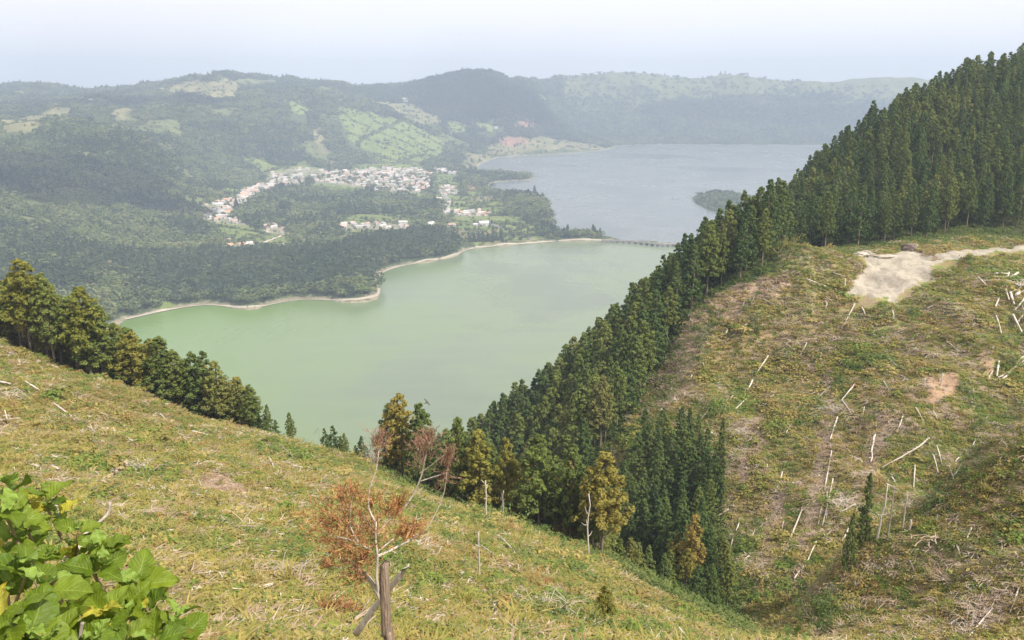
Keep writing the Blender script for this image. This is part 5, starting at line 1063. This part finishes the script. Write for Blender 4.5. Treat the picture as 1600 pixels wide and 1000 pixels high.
# pale fallen brush right of the tree top, and arched branches on the crest
def brushpile(px, R_, n_, L, lab, seed, mat):
    g = np.array(ground(*px)); r = np.random.default_rng(seed); parts = []
    for _ in range(n_):
        p0 = np.array([*(r.normal(size=2) * R_ * .5), .05]); a = r.uniform(0, 6.28); d = np.array([math.cos(a), math.sin(a) * .6, r.uniform(.1, .6)]) * L * r.uniform(.4, 1); parts.append(tube([p0, p0 + d * .5 + (0, 0, L * .12), p0 + d + (0, 0, -.05 * L)], [.014 * L, .010 * L, .004 * L], 4, False))
    return tag(link("brush_pile", mesh_parts("brush_pile", parts, mat, True), None, g), lab, "brush pile")
brushpile((648, 838 + 20), 1.2, 60, 1.5, "pale twiggy brush pile just right of the orange needles", 1, M['bleached'])
brushpile((812, 818), 3.0, 26, 4.2, "arched dead branches on the crest in front of the valley trees", 2, M['bleached'])
brushpile((205, 742), 1.6, 60, 1.6, "greyish white brush pile on the left slope above the bush", 3, M['bleached'])
brushpile((370, 830), 1.0, 40, 1.3, "small pile of pale branches left of the orange tree", 4, M['bleached'])
brushpile((450, 905), .9, 60, 1.3, "tangle of grey twigs low on the slope left of the sawn trunk", 5, M['greywood'])
brushpile((860, 965), 1.6, 60, 1.8, "tangle of dry grey twigs at the bottom right of the foreground slope", 6, M['greywood'])
brushpile((15, 625), 2.0, 50, 2.2, "white brush pile at the left edge of the slope", 7, M['bleached'])
brushpile((1535, 975), 2.4, 90, 1.7, "brush pile in the lower right corner", 8, M["greywood"])
brushpile((1590, 450), 4, 50, 5, "large tangle of dead branches at the right edge below the road", 9, M['bleached'])
brushpile((1310, 640), 3, 60, 2.8, "brush pile at the top of the pale debris streak", 10, M['bleached'])
brushpile((1170, 680), 4, 90, 2.4, "wide spread of dry twigs on the slope above the gully trees", 11, M['bleached'])
brushpile((1320, 790), 2.4, 60, 2.6, "brush pile left of the slim trees behind the hump", 12, M['bleached'])

# ---------------------------------------------------------------- leafy hydrangea bush at the lower left
m_hyd, n, l, b = nt("hydrangea_leaf")
uvn = n.new("ShaderNodeUVMap"); uvn.uv_map = "UVMap"; sx = n.new("ShaderNodeSeparateXYZ"); l.new(uvn.outputs[0], sx.inputs[0])
def mth(op, a, b_=None, c_=None):
    q = n.new("ShaderNodeMath"); q.operation = op
    for i, s_ in enumerate((a, b_, c_)):
        if s_ is None: continue
        if isinstance(s_, (int, float)): q.inputs[i].default_value = s_
        else: l.new(s_, q.inputs[i])
    return q.outputs[0]
ax = mth('ABSOLUTE', mth('MULTIPLY_ADD', sx.outputs[0], 2.0, -1.0)); ph = mth('MULTIPLY', mth('SUBTRACT', sx.outputs[1], mth('MULTIPLY', ax, .32)), 52.0); vein = mth('POWER', mth('MULTIPLY_ADD', mth('SINE', ph), .5, .5), 5.0)
mid_ = mth('LESS_THAN', ax, .045); vv = mth('MAXIMUM', mth('MULTIPLY', vein, .5), mid_)
at = n.new("ShaderNodeAttribute"); at.attribute_name = "tint"; nn = noise_node(n, l, 14, 5, .65); dk = ramp(n, l, nn.outputs[0], [(.3, (.65, .65, .65)), (.7, (1.25, 1.2, 1.1))])
c1 = mixc(n, l, .8, at.outputs[0], dk.outputs[0], 'MULTIPLY'); c2 = mixc(n, l, mth('MULTIPLY', vv, .42), c1, (0.34, 0.42, 0.07)); l.new(c2, b.inputs["Base Color"]); b.inputs["Roughness"].default_value = .5; b.inputs["Specular IOR Level"].default_value = .3
puck = mth('SUBTRACT', mth('MULTIPLY', nn.outputs[0], .5), vv); bump(n, l, b, puck, .7, .004)
tr = n.new("ShaderNodeBsdfTranslucent"); l.new(c2, tr.inputs[0]); ms = n.new("ShaderNodeMixShader"); ms.inputs[0].default_value = .32; l.new(b.outputs[0], ms.inputs[1]); l.new(tr.outputs[0], ms.inputs[2]); l.new(ms.outputs[0], n["Material Output"].inputs[0])
def leaf_geo(L, W, fold, droop, r):
    ns, nx = 13, 7; s = np.linspace(0, 1, ns); wv = np.sin(np.pi * s ** .82) ** .75 * (1 - .25 * s ** 6); wv[-1] = .0; wv[0] = .02; wv = wv * (1 + .05 * np.where(np.arange(ns) % 2, 1, -1) * (s > .1)); V = []; U = []
    ph_ = r.uniform(0, 6); tw = r.normal() * .25
    for i in range(ns):
        for j in range(nx):
            q = (j / (nx - 1) - .5) * 2; x = q * wv[i] * W / 2; y = s[i] * L; z = abs(q) * wv[i] * W / 2 * fold - droop * L * s[i] ** 2 + .008 * math.sin(s[i] * 17 + q * 3 + ph_) * abs(q) + x * tw * s[i]
            V.append((x, y, z)); U.append((q / 2 + .5, s[i]))
    i = (np.arange(ns - 1)[:, None] * nx + np.arange(nx - 1)[None]).ravel(); return np.array(V), np.stack([i, i + 1, i + nx + 1, i + nx], -1), np.array(U)
r = np.random.default_rng(31); base_g = np.array([-1.9, 3.1, 0]); base_g[2] = float(NEAR.h(base_g[0], base_g[1]))
WH = [(72,778,3.3,1.1),(20,772,3.2,1.2),(12,800,3.0,1.0),(45,822,3.1,1.0),(95,805,3.3,.8),(122,822,3.2,.9),(170,862,3.1,1.0),(150,885,3.0,1.1),(215,905,3.1,1.15),(185,868,3.2,.8),(40,890,2.8,1.3),(75,915,2.7,1.3),(125,925,2.9,1.1),(15,960,2.5,1.3),(45,985,2.5,1.3),(170,965,2.8,1.1),(235,950,3.0,1.1),(268,965,3.0,1.0),(285,990,3.0,1.0),(110,985,2.6,1.1),(200,990,2.8,1.1),(245,1000,2.8,1.1),(5,860,3.0,1.0),(0,915,2.8,1.1),(150,1000,2.6,1.1),(90,870,3.1,.9),(205,940,3.0,1.0),(60,850,3.2,.9),(125,860,3.2,.8),(0,1000,2.4,1.2),(80,1015,2.5,1.2),(35,800,3.3,.9),(225,925,3.2,.9)]
e = bpy.data.objects.new("hydrangea_bush", None); COL.objects.link(e); e.location = base_g; tag(e, "bright green leafy hydrangea bush in the lower left corner", "bush")
V, Fq, U, Cc, off = [], [], [], [], 0; st = []
for (u, v, Yd, sc_) in WH:
    c0 = np.array(P(u, v + 12, Yd)); ax0 = unit(np.array([r.normal() * .3, -.25 + r.normal() * .25, 1.0])); a0 = r.uniform(0, 6.28); nl = r.integers(5, 8)
    g_ = base_g + np.array([r.normal() * .5 + (c0[0] + 1.9) * .5, r.normal() * .15 + .1, -.1]); g_[2] = float(NEAR.h(g_[0], g_[1])) - .05; m_ = (g_ * .45 + c0 * .55) + r.normal(size=3) * .05
    st.append(tube(smoothpts([g_, m_, c0], 4), np.linspace(.012, .006, 9), 6, False))
    for k in range(nl):
        inner = k >= nl - 2; L = (.112 if not inner else .07) * sc_ * r.uniform(.8, 1.2); el = r.uniform(.1, .75) if not inner else r.uniform(.9, 1.3); a = a0 + k * math.pi / 2 * (1.0) + (k // 2) * .35 + r.normal() * .2
        v_, f_, u_ = leaf_geo(L, L * r.uniform(.62, .78), r.uniform(.15, .6), r.uniform(.1, .5), r)
        M1 = Matrix.Rotation(a, 3, 'Z') @ Matrix.Rotation(el, 3, 'X') @ Matrix.Rotation(r.normal() * .3, 3, 'Y'); Q = Vector((0, 0, 1)).rotation_difference(Vector(ax0)).to_matrix() @ M1
        v_ = v_ @ np.array(Q).T + c0 + ax0 * (.012 * k) + np.array(Q)[:, 1] * .01; V.append(v_ - base_g); Fq.append(f_ + off); U.append(u_); off += len(v_)
        t_ = r.random(); col = np.array([.085, .15, .010]) * (1 - t_) + np.array([.19, .26, .018]) * t_
        if inner: col = np.array([.26, .38, .07])
        if r.random() < .07: col = np.array([.45, .42, .05])
        cc = np.repeat(col[None], len(v_), 0); 
        if r.random() < .25: cc = cc * (1 - .35 * (u_[:, 1:2] > .86)) + np.array([.09, .02, .0]) * (u_[:, 1:2] > .86)
        Cc.append(cc)
link("leaves", mesh_np("leaves", np.concatenate(V), np.concatenate(Fq), [m_hyd], smooth=True, fcol=np.concatenate(Cc), uv=np.concatenate(U)), e)
v, f = join(st); link("stems", mesh_np("stems", v - base_g, f, [mat_plain("green_stem", [(0.3, (0.16, 0.12, 0.06)), (0.7, (0.30, 0.24, 0.12))], 12)], smooth=True), e)
# dry stems poking up in front
for k, (pp, lab) in enumerate((([(92, 1010, 2.6), (96, 985, 2.6), (98, 975, 2.6)], "short pale cut stem, left of two, in the leafy bush"), ([(123, 1010, 2.6), (127, 980, 2.6), (129, 973, 2.6)], "short pale cut stem, right of two, in the leafy bush"), ([(88, 890, 3.3), (135, 830, 3.4), (170, 805, 3.5), (172, 785, 3.5)], "bent dry twig arching out of the leafy bush"))):
    q = smoothpts([P(u, v, y_) for u, v, y_ in pp], 4); tag(link("dry_twig", mesh_parts("dry_twig", [tube(q, np.full(len(q), .007), 6)], M['greywood'], True)), lab, "twig")
# ---------------------------------------------------------------- unseen clouds added above the view to cast shade on the hills
m_cloud, n, l, b = nt("cloud"); b.inputs["Base Color"].default_value = (.85, .86, .88, 1); b.inputs["Roughness"].default_value = 1
def cloud(tx_, ty_, tz_, rx, ry, seed):
    k = 1500 / SUN_DIR.z; c0 = Vector((tx_, ty_, tz_)) + SUN_DIR * k; bm_ = bmesh.new(); r = np.random.default_rng(seed)
    for i in range(16):
        a = r.uniform(0, 6.28); q = math.sqrt(r.random()); s_ = r.uniform(.22, .42)
        bmesh.ops.create_icosphere(bm_, subdivisions=3, radius=1, matrix=Matrix.Translation((math.cos(a) * q * rx * .75, math.sin(a) * q * ry * .75, r.uniform(0, 40))) @ Matrix.Diagonal((rx * s_, ry * s_, 60 * r.uniform(.7, 1.3), 1)))
    me = bpy.data.meshes.new("cloud"); bm_.to_mesh(me); bm_.free(); me.materials.append(m_cloud); V = np.empty(len(me.vertices) * 3, np.float32); me.vertices.foreach_get("co", V); V = V.reshape(-1, 3)
    V += ((fbm(V[:, 0] + V[:, 2], V[:, 1], 90, 4, seed) - .5) * 90)[:, None] * np.array([.6, .6, .6]); me.vertices.foreach_set("co", V.ravel()); me.polygons.foreach_set("use_smooth", np.ones(len(me.polygons), bool))
    return tag(link("cloud", me, None, c0), "unseen cloud added high over the crater to shade the hills", kind="stuff")
cloud(-1000, 1780, 120, 420, 260, 3); cloud(-1500, 3300, 200, 520, 260, 4); cloud(-170, 4330, 250, 480, 380, 5); cloud(1700, 4900, 200, 1000, 200, 6)

# ---------------------------------------------------------------- haze
mh = bpy.data.materials.new("haze"); mh.use_nodes = True; n = mh.node_tree.nodes; l = mh.node_tree.links
for q in list(n):
    if q.type != 'OUTPUT_MATERIAL': n.remove(q)
pv = n.new("ShaderNodeVolumePrincipled"); pv.inputs["Color"].default_value = (0.67, 0.81, 1.0, 1); pv.inputs["Density"].default_value = 0.00020
pv.inputs["Anisotropy"].default_value = 0.0
l.new(pv.outputs[0], n["Material Output"].inputs["Volume"])
x0, x1, y0, y1, z0, z1 = -5200, 6200, -600, 9300, -310, 560
hv = [(x, y, z) for z in (z0, z1) for y in (y0, y1) for x in (x0, x1)]
link("haze", mesh_np("haze", hv, [[0, 2, 3, 1], [4, 5, 7, 6], [0, 1, 5, 4], [2, 6, 7, 3], [0, 4, 6, 2], [1, 3, 7, 5]], [mh]))
tag(bpy.data.objects["haze"], "thin pale haze in the air over the crater", kind="stuff")
